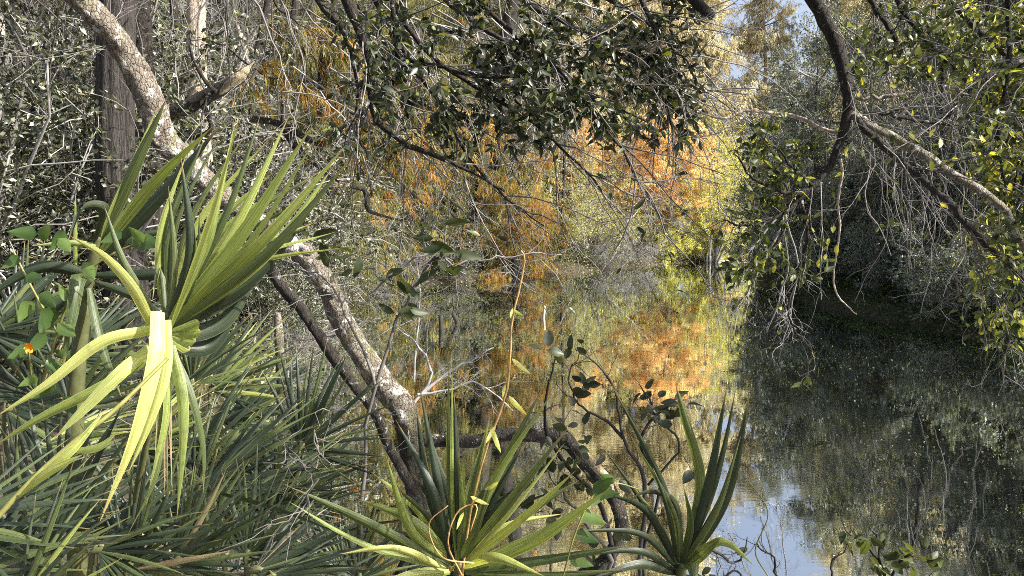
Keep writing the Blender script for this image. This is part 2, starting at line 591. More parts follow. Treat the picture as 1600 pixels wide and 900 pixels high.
def shore_dist(x, y):
    """signed distance to the water's edge: + on land"""
    p = np.stack([x, y], -1)
    a = SHORE
    b = np.roll(SHORE, -1, 0)
    best = np.full(p.shape[:-1], 1e9)
    inside = np.zeros(p.shape[:-1], bool)
    for s, e in zip(a, b):
        d = e - s
        w = p - s
        t = np.clip((w @ d) / (d @ d), 0, 1)
        q = w - t[..., None] * d
        best = np.minimum(best, np.sqrt((q ** 2).sum(-1)))
        c = ((s[1] > p[..., 1]) != (e[1] > p[..., 1]))
        with np.errstate(divide='ignore', invalid='ignore'):
            xi = (e[0] - s[0]) * (p[..., 1] - s[1]) / (e[1] - s[1]) + s[0]
        inside ^= (c & (p[..., 0] < xi))
    return np.where(inside, -best, best)

def gh(x, y):
    x = np.asarray(x, float)
    y = np.asarray(y, float)
    d = shore_dist(x, y)
    land = .38 * (1 - np.exp(-np.maximum(d, 0) / .7)) + .035 * np.minimum(np.maximum(d, 0), 14)
    n = .06 * np.sin(x * 1.7 + y * .9) * np.sin(y * 1.3 - x * .6) + .03 * np.sin(x * 4.1) * np.sin(y * 3.7)
    z = np.where(d > 0, land + n * np.clip(d, 0, 1), np.maximum(d * .5, -1.1))
    near = np.clip((3.6 - y) / 2.0, 0, 1) * np.clip(1 - np.abs(x) / 12, 0, 1)
    return z + near * .45

xs = np.unique(np.concatenate([np.arange(-14, 18, .28), np.linspace(-60, -14, 40), np.linspace(18, 70, 40), np.linspace(-600, -60, 14), np.linspace(70, 600, 14)]))
ys = np.unique(np.concatenate([np.arange(-3, 46, .28), np.linspace(46, 110, 40), np.linspace(110, 900, 14), np.linspace(-200, -3, 12)]))
XX, YY = np.meshgrid(xs, ys)
ZZ = gh(XX, YY)
nx_, ny_ = len(xs), len(ys)
vi = np.arange(nx_ * ny_).reshape(ny_, nx_)
gf = np.stack([vi[:-1, :-1], vi[:-1, 1:], vi[1:, 1:], vi[1:, :-1]], -1).reshape(-1, 4)
tg = NT('forest_floor')
gp_ = tg.pos(False)
gc = tg.ramp(tg.noise(3.5, 8, .75, gp_), [(.3, (.015, .012, .008)), (.48, (.05, .038, .022)), (.6, (.09, .07, .04)), (.72, (.06, .075, .025))])
gb = tg.n('BsdfPrincipled')
tg.l(gc, gb.inputs['Base Color'])
gb.inputs['Roughness'].default_value = .95
tg.l(tg.bump(tg.noise(18, 6, .7, gp_), .8, .05), gb.inputs['Normal'])
tg.l(gb.outputs[0], tg.out.inputs[0])
ground = link('ground', mesh_raw('ground', np.stack([XX, YY, ZZ], -1), gf, tg.m, smooth=True))
tag(ground, 'dark leaf-littered forest floor and banks around the water', kind='structure')

# water: dark, still, faint ripples
tw = NT('swamp_water')
wp = tw.pos(False)
mpn = tw.n('Mapping'); mpn.inputs['Scale'].default_value = (.7, 2.2, 1)
tw.l(wp, mpn.inputs['Vector'])
r1 = tw.noise(9.0, 4, .6, mpn.outputs[0], .3)
r2 = tw.noise(1.2, 2, .5, wp)
rip = tw.math('ADD', tw.math('MULTIPLY', r1, .5), tw.math('MULTIPLY', r2, .3))
gl = tw.n('BsdfGlossy'); gl.inputs['Color'].default_value = (.92, .95, .95, 1); gl.inputs['Roughness'].default_value = .0
msk = tw.ramp(tw.noise(.8, 4, .6, mpn.outputs[0]), [(.45, (.12, .12, .12)), (.62, (1, 1, 1))])
rip = tw.math('MULTIPLY', rip, msk)
tw.l(tw.bump(rip, .014, .05), gl.inputs['Normal'])
body = tw.n('BsdfDiffuse')
wc = tw.ramp(tw.noise(.6, 5, .65, wp), [(.35, (.006, .008, .007)), (.65, (.016, .019, .011))])
tw.l(wc, body.inputs['Color'])
lw = tw.n('LayerWeight'); lw.inputs['Blend'].default_value = .5
fr = tw.math('ADD', tw.math('MULTIPLY', lw.outputs['Facing'], .45), .54)
mxs = tw.n('MixShader')
tw.l(fr, mxs.inputs[0])
tw.l(body.outputs[0], mxs.inputs[1])
tw.l(gl.outputs[0], mxs.inputs[2])
tw.l(mxs.outputs[0], tw.out.inputs[0])
wv = np.array([(-14, 3.0, 0), (30, 3.0, 0), (30, 48, 0), (-14, 48, 0)])
water = link('water', mesh_raw('water', wv, np.array([[0, 1, 2, 3]]), tw.m))
tag(water, 'still dark spring water mirroring the autumn trees', kind='structure')

def gz(x, y):
    return float(gh(np.array([x]), np.array([y]))[0])

# floating bits
rg = np.random.default_rng(3)
def on_water(n, fn):
    out = []
    while len(out) < n:
        q = fn(n)
        q = q[shore_dist(q[:, 0], q[:, 1]) < -.05]
        out.extend(q.tolist())
    return np.array(out[:n])
def flat_bits(name, pts, size, mat, label, rng):
    g = Geo()
    N = len(pts)
    pos = np.column_stack([pts, np.full(N, .006)])
    d = np.column_stack([rng.normal(size=(N, 2)), np.zeros(N)])
    leaves(g, rng, pos, d, size, size * .55, fold=.12, up=1.0, curl=0.0, lv=.6)
    return tag(build(name, g, mat), label, kind='stuff')
def mix_pts(n):
    y = 5 + 24 * rg.random(n) ** .8
    x = rg.uniform(-.75, .75, n) * y
    keep = (np.sin(x * .9 + y * .35) + np.sin(x * .4 - y * 1.1 + 1) + rg.normal(0, .7, n)) > .2
    return np.column_stack([x, y])[keep]
flat_bits('floating_litter', on_water(5500, mix_pts), .020, M['litter'], 'specks of fallen leaf litter floating across the dark water', rg)
def weed_pts(n):
    y = rg.uniform(11, 30, n)
    x = rg.normal(-1.2, 2.6, n) + (y - 18) * .12
    keep = (np.sin(x * 1.3 + y * .5) + np.sin(x * .5 - y * 1.7 + 1) + rg.normal(0, .5, n)) > .35
    return np.column_stack([x, y])[keep]
flat_bits('duckweed', on_water(9000, weed_pts), .045, M['duckweed'], 'olive green film of floating weed on the calm water by the left bank', rg)

# ------------------------------------------------------------------ tree library (meshes shared between copies)
def lib_broadleaf(seed, H, rad, r0, leafmat, L, W, nleafper, barkmat, twigmat, low=.15, n1=16, n2=9, n3=6, moss=0, shape='rhomb', up=.5, open_=0):
    rng = np.random.default_rng(seed)
    tr = np.zeros((10, 3))
    tr[:, 2] = np.linspace(-.3, H * .93, 10)
    tr[1:, :2] = np.cumsum(rng.normal(0, H * .013, (9, 2)), 0)
    rr = r0 * np.linspace(1, .16, 10) ** 1.0
    rr[0] *= 1.4
    gt = Geo(); tubes(gt, tr, rr, 12, .05, rng)
    b1 = sprout(rng, tr, n1, low, .97, rad, 1.15, 7, .16, .02, .3, shrink=.45)
    b2 = sprout(rng, b1, n2, .2, 1, rad * .42, .8, 6, .25, -.02)
    b3 = sprout(rng, b2, n3, .15, 1, rad * .17, .8, 4, .3, -.04)
    gb_ = Geo()
    tubes(gb_, b1, taper(len(b1), 7, r0 * .32, r0 * .06), 5, rng=rng)
    tubes(gb_, b2, taper(len(b2), 6, r0 * .07, .006), 3, rng=rng)
    tubes(gb_, b3, taper(len(b3), 4, .007, .004), 3, rng=rng)
    gl_ = Geo()
    if nleafper:
        pos, d = along(rng, b3, nleafper, .1, 1.05)
        d = nz(d + rng.normal(0, .8, d.shape))
        pos = pos + rng.normal(0, L * .7, pos.shape)
        leaves(gl_, rng, pos, d, L, W, shape=shape, up=up)
    res = [('trunk', gt.mesh('trunk', barkmat, smooth=True)), ('branches', gb_.mesh('branches', twigmat))]
    if nleafper:
        res.append(('crown', gl_.mesh('crown', leafmat)))
    if moss:
        gm = Geo(); hang_moss(gm, rng, b1, moss)
        res.append(('moss', gm.mesh('moss', M['moss'])))
    return res

def hang_moss(g, rng, paths, per, length=.7, tuft=26):
    pos, _ = along(rng, paths, per, .15, 1)
    N = len(pos)
    Ls = length * rng.uniform(.4, 1.5, N)
    start = np.repeat(pos, tuft, 0) + rng.normal(0, .07, (N * tuft, 3)) * np.array([1, 1, .3])
    Lr = np.repeat(Ls, tuft) * rng.uniform(.2, 1, N * tuft)
    sub = 3
    pts = [start]
    for k in range(sub):
        pts.append(pts[-1] + np.column_stack([rng.normal(0, .035, N * tuft), rng.normal(0, .035, N * tuft), -Lr / sub]))
    tubes(g, np.stack(pts, 1), taper(N * tuft, sub + 1, .007, .002), 3, rng=rng)

def lib_cypress(seed, H, rad, r0, needlemat, barkmat, n1=34, n2=8, n3=5, per=9, low=.12, NL=.26, NW=.022, moss=0, droop=-.06, ang=1.35):
    rng = np.random.default_rng(seed)
    n = 14
    tr = np.zeros((n, 3))
    tr[:, 2] = np.linspace(-.3, H, n)
    tr[1:, :2] = np.cumsum(rng.normal(0, H * .005, (n - 1, 2)), 0)
    rr = r0 * (np.linspace(1, .10, n))
    rr[0] *= 1.9; rr[1] *= 1.25
    gt = Geo(); tubes(gt, tr, rr, 20, .02, rng, flute=(7, .22))
    b1 = sprout(rng, tr, n1, low, .99, rad, ang, 8, .09, droop * .4, .35, shrink=.6)
    b2 = sprout(rng, b1, n2, .15, 1, rad * .36, .75, 6, .16, droop)
    b3 = sprout(rng, b2, n3, .1, 1, rad * .13, .8, 4, .2, droop * 2.5)
    gb_ = Geo()
    tubes(gb_, b1, taper(len(b1), 8, r0 * .18, .008), 5, rng=rng)
    tubes(gb_, b2, taper(len(b2), 6, .012, .005), 3, rng=rng)
    tubes(gb_, b3, taper(len(b3), 4, .005, .003), 3, rng=rng)
    gl_ = Geo()
    pos, d = along(rng, b3, per, 0, 1.05)
    d = nz(d * .5 + np.array([0, 0, -1.0]) + rng.normal(0, .35, d.shape))
    leaves(gl_, rng, pos + rng.normal(0, .04, pos.shape), d, NL, NW, shape='rhomb', up=0, fold=.1, curl=.1, lv=.5,
           rmul=np.clip(np.repeat(rng.normal(.5, .22, len(b2)), n3 * per) + rng.normal(0, .13, len(pos)), 0, 1))
    res = [('trunk', gt.mesh('trunk', barkmat, smooth=True)), ('branches', gb_.mesh('branches', M['twig_grey'])), ('crown', gl_.mesh('crown', needlemat))]
    if moss:
        gm = Geo(); hang_moss(gm, rng, b1, moss)
        res.append(('moss', gm.mesh('moss', M['moss'])))
    return res

def lib_shrub(seed, H, rad, leafmat, L, W, per, twigmat, nst=16, n2=7, n3=5, lean=(0, 0, .5), shape='rhomb', grav=-.03, up=.5):
    rng = np.random.default_rng(seed)
    d = nz(rng.normal(0, 1, (nst, 3)) * np.array([1, 1, .2]) * (rad / H) + np.array([0, 0, 1.0]) * .8 + np.asarray(lean) * .5)
    st_ = np.empty((nst, 8, 3))
    cur = rng.normal(0, .15, (nst, 3)) * np.array([rad, rad, 0]) + np.array([0, 0, -.1])
    st_[:, 0] = cur
    Ls = rng.uniform(.6, 1.15, nst)[:, None] * math.hypot(H, rad * .5) / 7
    for k in range(1, 8):
        d = nz(d + rng.normal(0, .12, d.shape) + np.array([0, 0, grav]))
        cur = cur + d * Ls
        st_[:, k] = cur
    b2 = sprout(rng, st_, n2, .15, 1, H * .34, .75, 6, .22, grav)
    b3 = sprout(rng, b2, n3, .1, 1, H * .13, .8, 4, .3, grav)
    gs = Geo()
    tubes(gs, st_, taper(nst, 8, .022 * H / 2, .006), 5, rng=rng)
    gb_ = Geo()
    tubes(gb_, b2, taper(len(b2), 6, .008, .004), 3, rng=rng)
    tubes(gb_, b3, taper(len(b3), 4, .005, .0025), 3, rng=rng)
    res = [('stems', gs.mesh('stems', twigmat)), ('twigs', gb_.mesh('twigs', twigmat))]
    if per:
        gl_ = Geo()
        pos, dd = along(rng, b3, per, .1, 1.05)
        dd = nz(dd + rng.normal(0, .7, dd.shape))
        leaves(gl_, rng, pos + rng.normal(0, L * .5, pos.shape), dd, L, W, shape=shape, up=up)
        res.append(('foliage', gl_.mesh('foliage', leafmat)))
    return res

RP = random.Random(5)
def where(x, y):
    px = 800 + x / y * FPX
    for lim, w in ((0, 'beyond the picture edge on the palmetto side'), (150, 'beside the big fluted trunk'), (230, 'behind the big fluted trunk'), (340, 'behind the smooth tan trunk'),
                   (480, 'above the raised palmetto fan'), (600, 'behind the dark crooked hanging branch'), (720, 'behind the olive cypress with orange tips'), (850, 'behind the rusty drooping cypress'), (960, 'behind the golden orange cypress'),
                   (1100, 'behind the orange cypress with the pale trunk'), (1200, 'behind the slim yellow-green tree'), (1330, 'in the sky gap beside the dark forked limb'), (1450, 'above the middle of the dark bank'),
                   (1600, 'above the near end of the dark bank'), (9999, 'beyond the picture edge on the dark bank')):
        if px < lim: return w
def place(lib, name, label, cat, x, y, rz=None, s=1.0, sz=None, group=None, lean=None, z=None):
    if rz is None:
        rz = RP.uniform(0, 2 * PI)
    o = thing(name, label, cat, (x, y, (gz(x, y) if z is None else z)), group)
    if o.location.z < -.4: o.location.z = -.4
    o.rotation_euler = (lean[0], lean[1], rz) if lean else (0, 0, rz)
    o.scale = (s, s, sz or s)
    for nm, me in lib:
        c = bpy.data.objects.new(nm, me)
        COL.objects.link(c)
        c.parent = o
        if nm in ('foliage', 'crown', 'branches', 'twigs', 'moss', 'stems'):
            c['kind'] = 'stuff'
    return o

def X(px, Y):
    return (px - 800) / FPX * Y

# ---- library of shared tree and shrub meshes
L_DARK = lib_broadleaf(11, 9, 3.4, .17, M['leaf_dark'], .085, .042, 22, M['bark_dark'], M['twig_grey'], n1=20, n3=9)
L_OLIVE = lib_broadleaf(12, 10, 3.6, .18, M['leaf_olive'], .08, .036, 22, M['bark_dark'], M['twig_pale'], n1=20, n3=9)
L_PALE = lib_broadleaf(16, 10, 3.2, .14, M['leaf_willow'], .08, .036, 18, M['bark_pale'], M['twig_pale'], n1=20, n3=9)
L_GREY = lib_broadleaf(13, 10, 3.4, .16, M['leaf_olive'], .055, .026, 12, M['bark_cypress'], M['twig_pale'], n1=22, n2=10, n3=11, moss=6)
L_BARE = lib_broadleaf(14, 10, 3.2, .14, None, .06, .026, 0, M['bark_pale'], M['twig_pale'], n1=26, n2=10, n3=12, moss=8)
L_SHADE = lib_broadleaf(15, 9, 3.2, .16, M['leaf_shade'], .09, .045, 20, M['bark_dark'], M['twig_pale'], n1=22, n3=9, low=.06, moss=5)
L_CYP_O = lib_cypress(21, 11, 2.7, .17, M['needle_orange'], M['bark_pale'], low=.3, n1=50, per=18, NL=.20, NW=.028)
L_CYP_R = lib_cypress(22, 9, 3.0, .2, M['needle_rust'], M['bark_cypress'], n1=44, per=17, low=.04, droop=-.10, moss=2, NL=.28, NW=.022)
L_CYP_G = lib_cypress(23, 11, 3.0, .2, M['needle_olive'], M['bark_cypress'], n1=46, per=17, low=.1, droop=-.08, moss=3, NL=.24, NW=.022)
L_CYP_T = lib_cypress(24, 18.5, 3.2, .24, M['needle_tan'], M['bark_pale'], n1=60, per=11, low=.22, droop=-.03, NL=.28, NW=.045, moss=1)
L_WILLOW = lib_shrub(31, 3.4, 2.2, M['leaf_willow'], .075, .024, 22, M['twig_pale'], nst=20)
L_LIME = lib_shrub(32, 2.2, 1.5, M['leaf_lime'], .09, .03, 20, M['twig_pale'], nst=18)
L_LIMETREE = lib_shrub(33, 6.5, 1.3, M['leaf_lime'], .10, .035, 30, M['twig_pale'], nst=22)
L_BUSH = lib_shrub(34, 2.4, 1.7, M['leaf_dark'], .07, .035, 22, M['twig_grey'], nst=18)
L_BUSHG = lib_shrub(35, 2.6, 1.7, M['leaf_speckle'], .05, .026, 26, M['twig_pale'], nst=22, n2=9, n3=6)
L_BUSHS = lib_shrub(36, 2.4, 1.8, M['leaf_shade'], .08, .04, 22, M['twig_pale'], nst=18)
L_BRUSH = lib_shrub(37, 1.9, 1.7, None, .06, .028, 0, M['twig_pale'], nst=26, n2=8, n3=7)
L_BRUSHG = lib_shrub(38, 1.9, 1.7, M['leaf_speckle'], .045, .02, 3, M['twig_grey'], nst=22, n2=8, n3=6)

# ---- the wood that closes the view (one behind the other, up to far behind the bank)
def belt(lib, name, label, group, pts, smin=.9, smax=1.25):
    for x, y in pts:
        place(lib, name, label + ' ' + where(x, y), 'tree', x, y, s=RP.uniform(smin, smax), group=group)

def arc(x0, x1, y0, y1, n, gap=None):
    out = []
    for i in range(n):
        u = (i + RP.uniform(.1, .9)) / n
        x = x0 + (x1 - x0) * u
        y = RP.uniform(y0, y1)
        out.append((x, y))
    return out

for x_, y_ in arc(-20, 34, 46, 55, 38):
    pxx_ = 800 + x_ / y_ * FPX
    sc_ = 1.42 if pxx_ < 1070 else (.92 if pxx_ < 1340 else 1.25)
    if 1090 < pxx_ < 1330 and RP.random() < .5: continue
    place(L_CYP_T, 'cypress_tree', 'tall thin tan cypress ' + where(x_, y_), 'tree', x_, y_, s=sc_ * RP.uniform(.92, 1.06), group='tall tan cypresses far behind the water')
for x_, y_ in arc(-22, 36, 42, 50, 16):
    gap_ = 1070 < 800 + x_ / y_ * FPX < 1345
    place(L_PALE if gap_ else L_OLIVE, 'tree', ('far pale green tree ' if gap_ else 'far olive green tree ') + where(x_, y_), 'tree', x_, y_, s=RP.uniform(.9, 1.2) * (.95 if gap_ else 1), group='olive trees behind the far bank')
belt(L_GREY, 'tree', 'grey mossy tree deep in the wood', 'grey mossy trees behind the left bank', arc(-26, 0, 31, 38, 12), 1.1, 1.7)
belt(L_GREY, 'tree', 'dense tree at the very back', 'dense trees at the back of the left wood', arc(-30, -4, 40, 46, 9), 1.5, 2.0)
belt(L_GREY, 'tree', 'pale twiggy tree hung with moss', 'twiggy trees behind the big cypress trunk', [(-13.5, 17.5), (-10.8, 19.5), (-9.2, 16.0), (-15.5, 22), (-12, 24), (-9.5, 25.5), (-17.0, 19.0), (-7.5, 28.5), (-18, 26)], .9, 1.25)
belt(L_BARE, 'bare_tree', 'bare pale tree draped with moss', 'bare moss-hung trees in the left wood', [(-10.0, 14.2), (-8.2, 21.5), (-11.5, 21.8), (-7.4, 17.6), (-13.5, 27)], .85, 1.1)
belt(L_DARK, 'tree', 'dark evergreen in the wood', 'dark evergreens behind the shaded bank', [(14.5, 24), (17.5, 20.5), (19, 27.5), (14.0, 16.5), (17, 13.5), (24, 24)], .8, 1.0)

# ---- far bank, one by one (x px, distance)
place(L_CYP_O, 'cypress_tree', 'orange autumn cypress with a pale trunk on the far bank', 'tree', X(1052, 37), 37.4, rz=1.2, s=1.0, sz=.66)
place(L_CYP_O, 'cypress_tree', 'second orange cypress set back behind the pale olive willow', 'tree', X(975, 41), 41.2, rz=3.0, s=.8, sz=.55)
place(L_CYP_O, 'cypress_tree', 'golden orange cypress half hidden behind the dark overhanging leaves', 'tree', X(908, 40), 40.5, rz=4.4, s=.55, sz=.72)
place(L_PALE, 'tree', 'pale yellow-green tree between the golden cypress and the orange ones', 'tree', X(950, 43), 43, s=.8)
place(L_LIMETREE, 'young_tree', 'slim bright yellow-green tree just beside the orange cypress', 'tree', X(1118, 37.2), 37.6, rz=.3, s=.95, sz=.98)
place(L_DARK, 'tree', 'dark round evergreen behind the slim yellow-green tree', 'tree', X(1165, 44), 44, s=.62)
place(L_DARK, 'tree', 'dark evergreen filling the gap under the orange cypress', 'tree', X(1045, 43), 43.5, s=.8)
place(L_WILLOW, 'willow_shrub', 'large pale olive willow shrub leaning over the far waterline', 'shrub', X(915, 32.5), 33.2, s=1.15)
place(L_WILLOW, 'willow_shrub', 'pale green willow shrub beside the drooping rusty cypress', 'shrub', X(868, 34), 34.5, s=1.25)
place(L_WILLOW, 'willow_shrub', 'smaller pale shrub behind the heap of bare grey branches', 'shrub', X(985, 37), 37.5, s=.9)
place(L_BRUSH, 'brush_heap', 'heap of bare grey branches at the far waterline', 'dead branches', X(985, 34.5), 34.8, s=1.0)
place(L_BRUSH, 'brush_heap', 'bare grey branches tipping into the water below the pale willow', 'dead branches', X(945, 32.4), 32.6, s=.8)
place(L_LIME, 'lime_shrub', 'low lime yellow shrub under the orange cypress', 'shrub', X(1050, 36.8), 37.2, s=.85)
place(L_LIME, 'lime_shrub', 'lime yellow shrub at the water under the slim yellow-green tree', 'shrub', X(1092, 38), 38.4, s=.95)
place(L_WILLOW, 'willow_shrub', 'pale green shrub to the side of the slim yellow-green tree', 'shrub', X(1150, 40), 40.0, s=.9)

# ---- left bank and the trees that lean over its water
place(L_CYP_G, 'cypress_tree', 'olive cypress with orange tips behind the leaning oak', 'tree', X(650, 26), 28.2, rz=2.0, s=1.0)
place(L_CYP_R, 'cypress_tree', 'rusty drooping cypress that trails its branches in the water', 'tree', X(806, 28.5), 28.3, rz=.4, s=.62)
place(L_CYP_G, 'cypress_tree', 'olive green cypress behind the rusty drooping cypress', 'tree', X(770, 33), 33.5, rz=5.0, s=.95)
place(L_CYP_R, 'cypress_tree', 'rust and olive cypress between the palmetto tips and the water', 'tree', X(560, 25.5), 27.0, rz=1.0, s=.85)
place(L_CYP_G, 'cypress_tree', 'olive cypress hanging orange sprays above the broken limb', 'tree', X(470, 18), 20.5, rz=3.3, s=.85)
place(L_GREY, 'tree', 'tall grey mossy tree at the back near the orange sprays', 'tree', X(600, 36), 37, rz=3.9, s=1.5)
place(L_CYP_T, 'cypress_tree', 'tall tan cypress rising behind the overhanging dark leaves', 'tree', X(840, 42), 43, s=1.05)
place(L_CYP_T, 'cypress_tree', 'tan cypress standing behind the golden orange one', 'tree', X(930, 43), 45, s=1.1)
for i, (px, Y, s, lib, lab) in enumerate([
        (700, 27.6, 1.0, L_BUSHG, 'grey-green shrub at the water between two cypresses'),
        (640, 26.8, .95, L_BUSH, 'dark shrub at the waterline behind the leaning oak'),
        (590, 26.0, 1.0, L_BUSHG, 'speckled green shrub at the back of the calm cove'),
        (530, 25.2, 1.0, L_BUSHG, 'olive shrub in the cove behind the knobbly trunk'),
        (755, 29.6, 1.1, L_BUSHG, 'pale twiggy shrub under the rusty drooping cypress'),
        (455, 22.5, 1.4, L_BUSHG, 'grey-green shrub between the trunk fork and the bank'),
        (400, 17.2, 1.3, L_BUSHG, 'loose olive shrub on the bank below the palmetto tips'),
        (330, 12.8, .95, L_BUSHG, 'small-leaved shrub on the bank next to the big cypress trunk'),
        (395, 13.2, .62, L_BUSH, 'low dark shrub behind the slim stump'),
        (60, 11.4, 1.9, L_BUSHG, 'dense olive shrub beside the big cypress trunk'),
        (-40, 9.6, 1.6, L_BUSHG, 'dense olive shrub at the very edge of the view'),
        (130, 13.4, 2.1, L_BUSHG, 'tall speckled shrub behind the big cypress trunk'),
        (250, 14.5, 1.7, L_BUSHG, 'grey twiggy shrub between the two big trunks'),
        (20, 14.5, 2.5, L_BUSHG, 'tall olive thicket behind the dense shrub')]):
    place(lib, 'shrub', lab, 'shrub', X(px, Y), Y, s=s)

for px, Y, s, lab in [(420, 13.6, .8, 'grey twiggy brush behind the slim stump'), (470, 18.5, .95, 'grey twiggy brush at the water behind the knobbly trunk'), (540, 23.6, 1.0, 'bare grey brush at the back of the cove'),
                      (350, 15.5, 1.1, 'bare grey brush between the bank shrubs'), (610, 25.6, 1.0, 'bare pale brush hanging over the weedy cove'), (700, 27.0, .9, 'bare grey brush at the waterline beside the rusty cypress'),
                      (405, 11.2, .6, 'fine grey brush leaning over the water near the palmettos')]:
    place(L_BRUSHG, 'brush', lab, 'dead branches', X(px, Y), Y, s=s)
# ---- right bank (in its own shade)
for i, (px, Y, s, lib, lab) in enumerate([
        (1225, 30.0, .62, L_SHADE, 'shaded tree at the far end of the dark bank'),
        (1255, 26.5, .85, L_SHADE, 'blue-green tree hanging over the darkest water'),
        (1330, 24.5, .95, L_SHADE, 'vine-hung tree in the middle of the dark bank'),
        (1450, 20.5, .9, L_SHADE, 'vine-hung tree behind the forked pale branch'),
        (1570, 18.2, .9, L_SHADE, 'shaded tree near the end of the dark bank'),
        (1720, 16.5, .9, L_SHADE, 'shaded tree closing the dark bank at the picture edge'),
        (1200, 41.5, .62, L_OLIVE, 'olive tree where the channel bends out of sight')]):
    place(lib, 'tree', lab, 'tree', X(px, Y), Y, s=s)
for i, (px, Y, s, lib, lab) in enumerate([
        (1195, 28.3, .9, L_BUSHS, 'small dark shrub at the far tip of the shaded bank'),
        (1240, 25.0, .9, L_BUSHS, 'dark shrub overhanging the blackest water'),
        (1300, 21.4, .9, L_BUSHS, 'blue-green shrub below the hanging pale twigs'),
        (1375, 19.9, .9, L_BUSHS, 'dark shrub at the waterline behind the pale dead stems'),
        (1450, 17.7, .85, L_BUSHS, 'shaded shrub beneath the forked pale branch'),
        (1530, 15.7, .8, L_BUSHS, 'leafy shrub above the low green ground cover'),
        (1610, 14.3, .8, L_BUSHS, 'leafy shrub at the near end of the shaded bank'),
        (1400, 22.5, 1.3, L_BUSHS, 'tall blue-green thicket on the shaded bank'),
        (1300, 25.5, 1.3, L_BUSHS, 'tall dark thicket behind the blue-green shrub')]):
    place(lib, 'shrub', lab, 'shrub', X(px, Y), Y, s=s)

# low green ground cover at the near end of the right bank
rg = np.random.default_rng(41)
gcv = Geo()
pts = []
while len(pts) < 14000:
    q = np.column_stack([rg.uniform(5, 14, 8000), rg.uniform(9.5, 24, 8000)])
    d = shore_dist(q[:, 0], q[:, 1])
    pts.extend(q[(d > -.25) & (d < 2.5)].tolist())
pts = np.array(pts[:14000])
zz = gh(pts[:, 0], pts[:, 1])
pos = np.column_stack([pts, np.maximum(zz, 0) + rg.uniform(0, .4, len(pts)) ** 1.2])
dd = nz(rg.normal(0, 1, pos.shape) + np.array([0, 0, .5]))
leaves(gcv, rg, pos, dd, .085, .04, up=.6)
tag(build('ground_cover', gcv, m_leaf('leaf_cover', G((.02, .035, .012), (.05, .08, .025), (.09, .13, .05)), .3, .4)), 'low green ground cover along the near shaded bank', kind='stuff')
rg = np.random.default_rng(42)
gcv = Geo()
q = np.column_stack([rg.uniform(-16, 16, 260000), rg.uniform(6, 44, 260000)])
d = shore_dist(q[:, 0], q[:, 1])
pts = q[(d > -.25) & (d < 2.2) & ((q[:, 0] < 5) | (q[:, 1] > 30))]
zz = gh(pts[:, 0], pts[:, 1])
pos = np.column_stack([pts, np.maximum(zz, 0) + rg.uniform(0, .8, len(pts)) ** 1.5])
dd = nz(rg.normal(0, 1, pos.shape) + np.array([0, 0, .5]))
leaves(gcv, rg, pos, dd, .09, .035, up=.5)
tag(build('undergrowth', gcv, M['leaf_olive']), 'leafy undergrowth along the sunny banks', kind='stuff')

# ------------------------------------------------------------------ trunks one by one
def trunk_obj(name, pts, mat, parent, n=40, sides=20, rough=.03, wob=.0, flute=None, rng=RNG):
    p, r = pxpath(pts, n, wob, rng)
    g = Geo()
    tubes(g, p, r, sides, rough, rng, flute)
    return build(name, g, mat, parent, smooth=True), p, r

def limb_twigs(g, rng, p, r, n2=10, L2=.8, n3=6, L3=.3, t0=.2, grav=-.02, ang=.8, r2=.006, bias=None):
    b2 = sprout(rng, p, n2, t0, 1, L2, ang, 7, .2, grav, bias=bias)
    b3 = sprout(rng, b2, n3, .15, 1, L3, .7, 5, .25, grav)
    tubes(g, b2, taper(len(b2), 7, r2, r2 * .5), 4, rng=rng)
    tubes(g, b3, taper(len(b3), 5, r2 * .45, r2 * .25), 3, rng=rng)
    return b2, b3

rb = np.random.default_rng(51)
# big fluted cypress
t = thing('cypress_tree', 'big grey fluted cypress trunk behind the tall palmetto', 'tree', tuple(P(205, 640, 9.2)))
trunk_obj('trunk', [(208, 640, 9.2, 44), (202, 520, 9.2, 34), (192, 380, 9.2, 30), (180, 240, 9.2, 27), (181, 100, 9.2, 26), (183, -20, 9.2, 26), (186, -250, 9.2, 27), (188, -700, 9.2, 18)], M['bark_cypress'], t, 110, 90, .012, flute=(11, .15), rng=rb)
up_, r_ = pxpath([(183, -60, 9.2, 6), (260, -160, 9.0, 5), (360, -240, 8.8, 3)], 10)
g = Geo(); tubes(g, up_, r_, 6, rng=rb)
bb = sprout(rb, np.array([spline(np.array([P(184, -120 - 90 * i, 9.2), P(184 + 150 * math.cos(i * 2.4), -190 - 90 * i, 9.2 + 1.6 * math.sin(i * 2.4)), P(184 + 300 * math.cos(i * 2.4), -230 - 90 * i, 9.2 + 3 * math.sin(i * 2.4))]), 8) for i in range(7)]), 9, .2, 1, .9, .8, 6, .2, -.05)
b3 = sprout(rb, bb, 6, .1, 1, .35, .8, 4, .2, -.1)
tubes(g, bb, taper(len(bb), 6, .014, .005), 4, rng=rb)
tubes(g, b3, taper(len(b3), 4, .005, .003), 3, rng=rb)
tag(build('branches', g, M['twig_grey'], t), kind='stuff')
g = Geo(); pos, d = along(rb, b3, 10, 0, 1); leaves(g, rb, pos, nz(d * .5 + np.array([0, 0, -1]) + rb.normal(0, .3, d.shape)), .2, .02, up=0)
tag(build('crown', g, M['needle_olive'], t), kind='stuff')
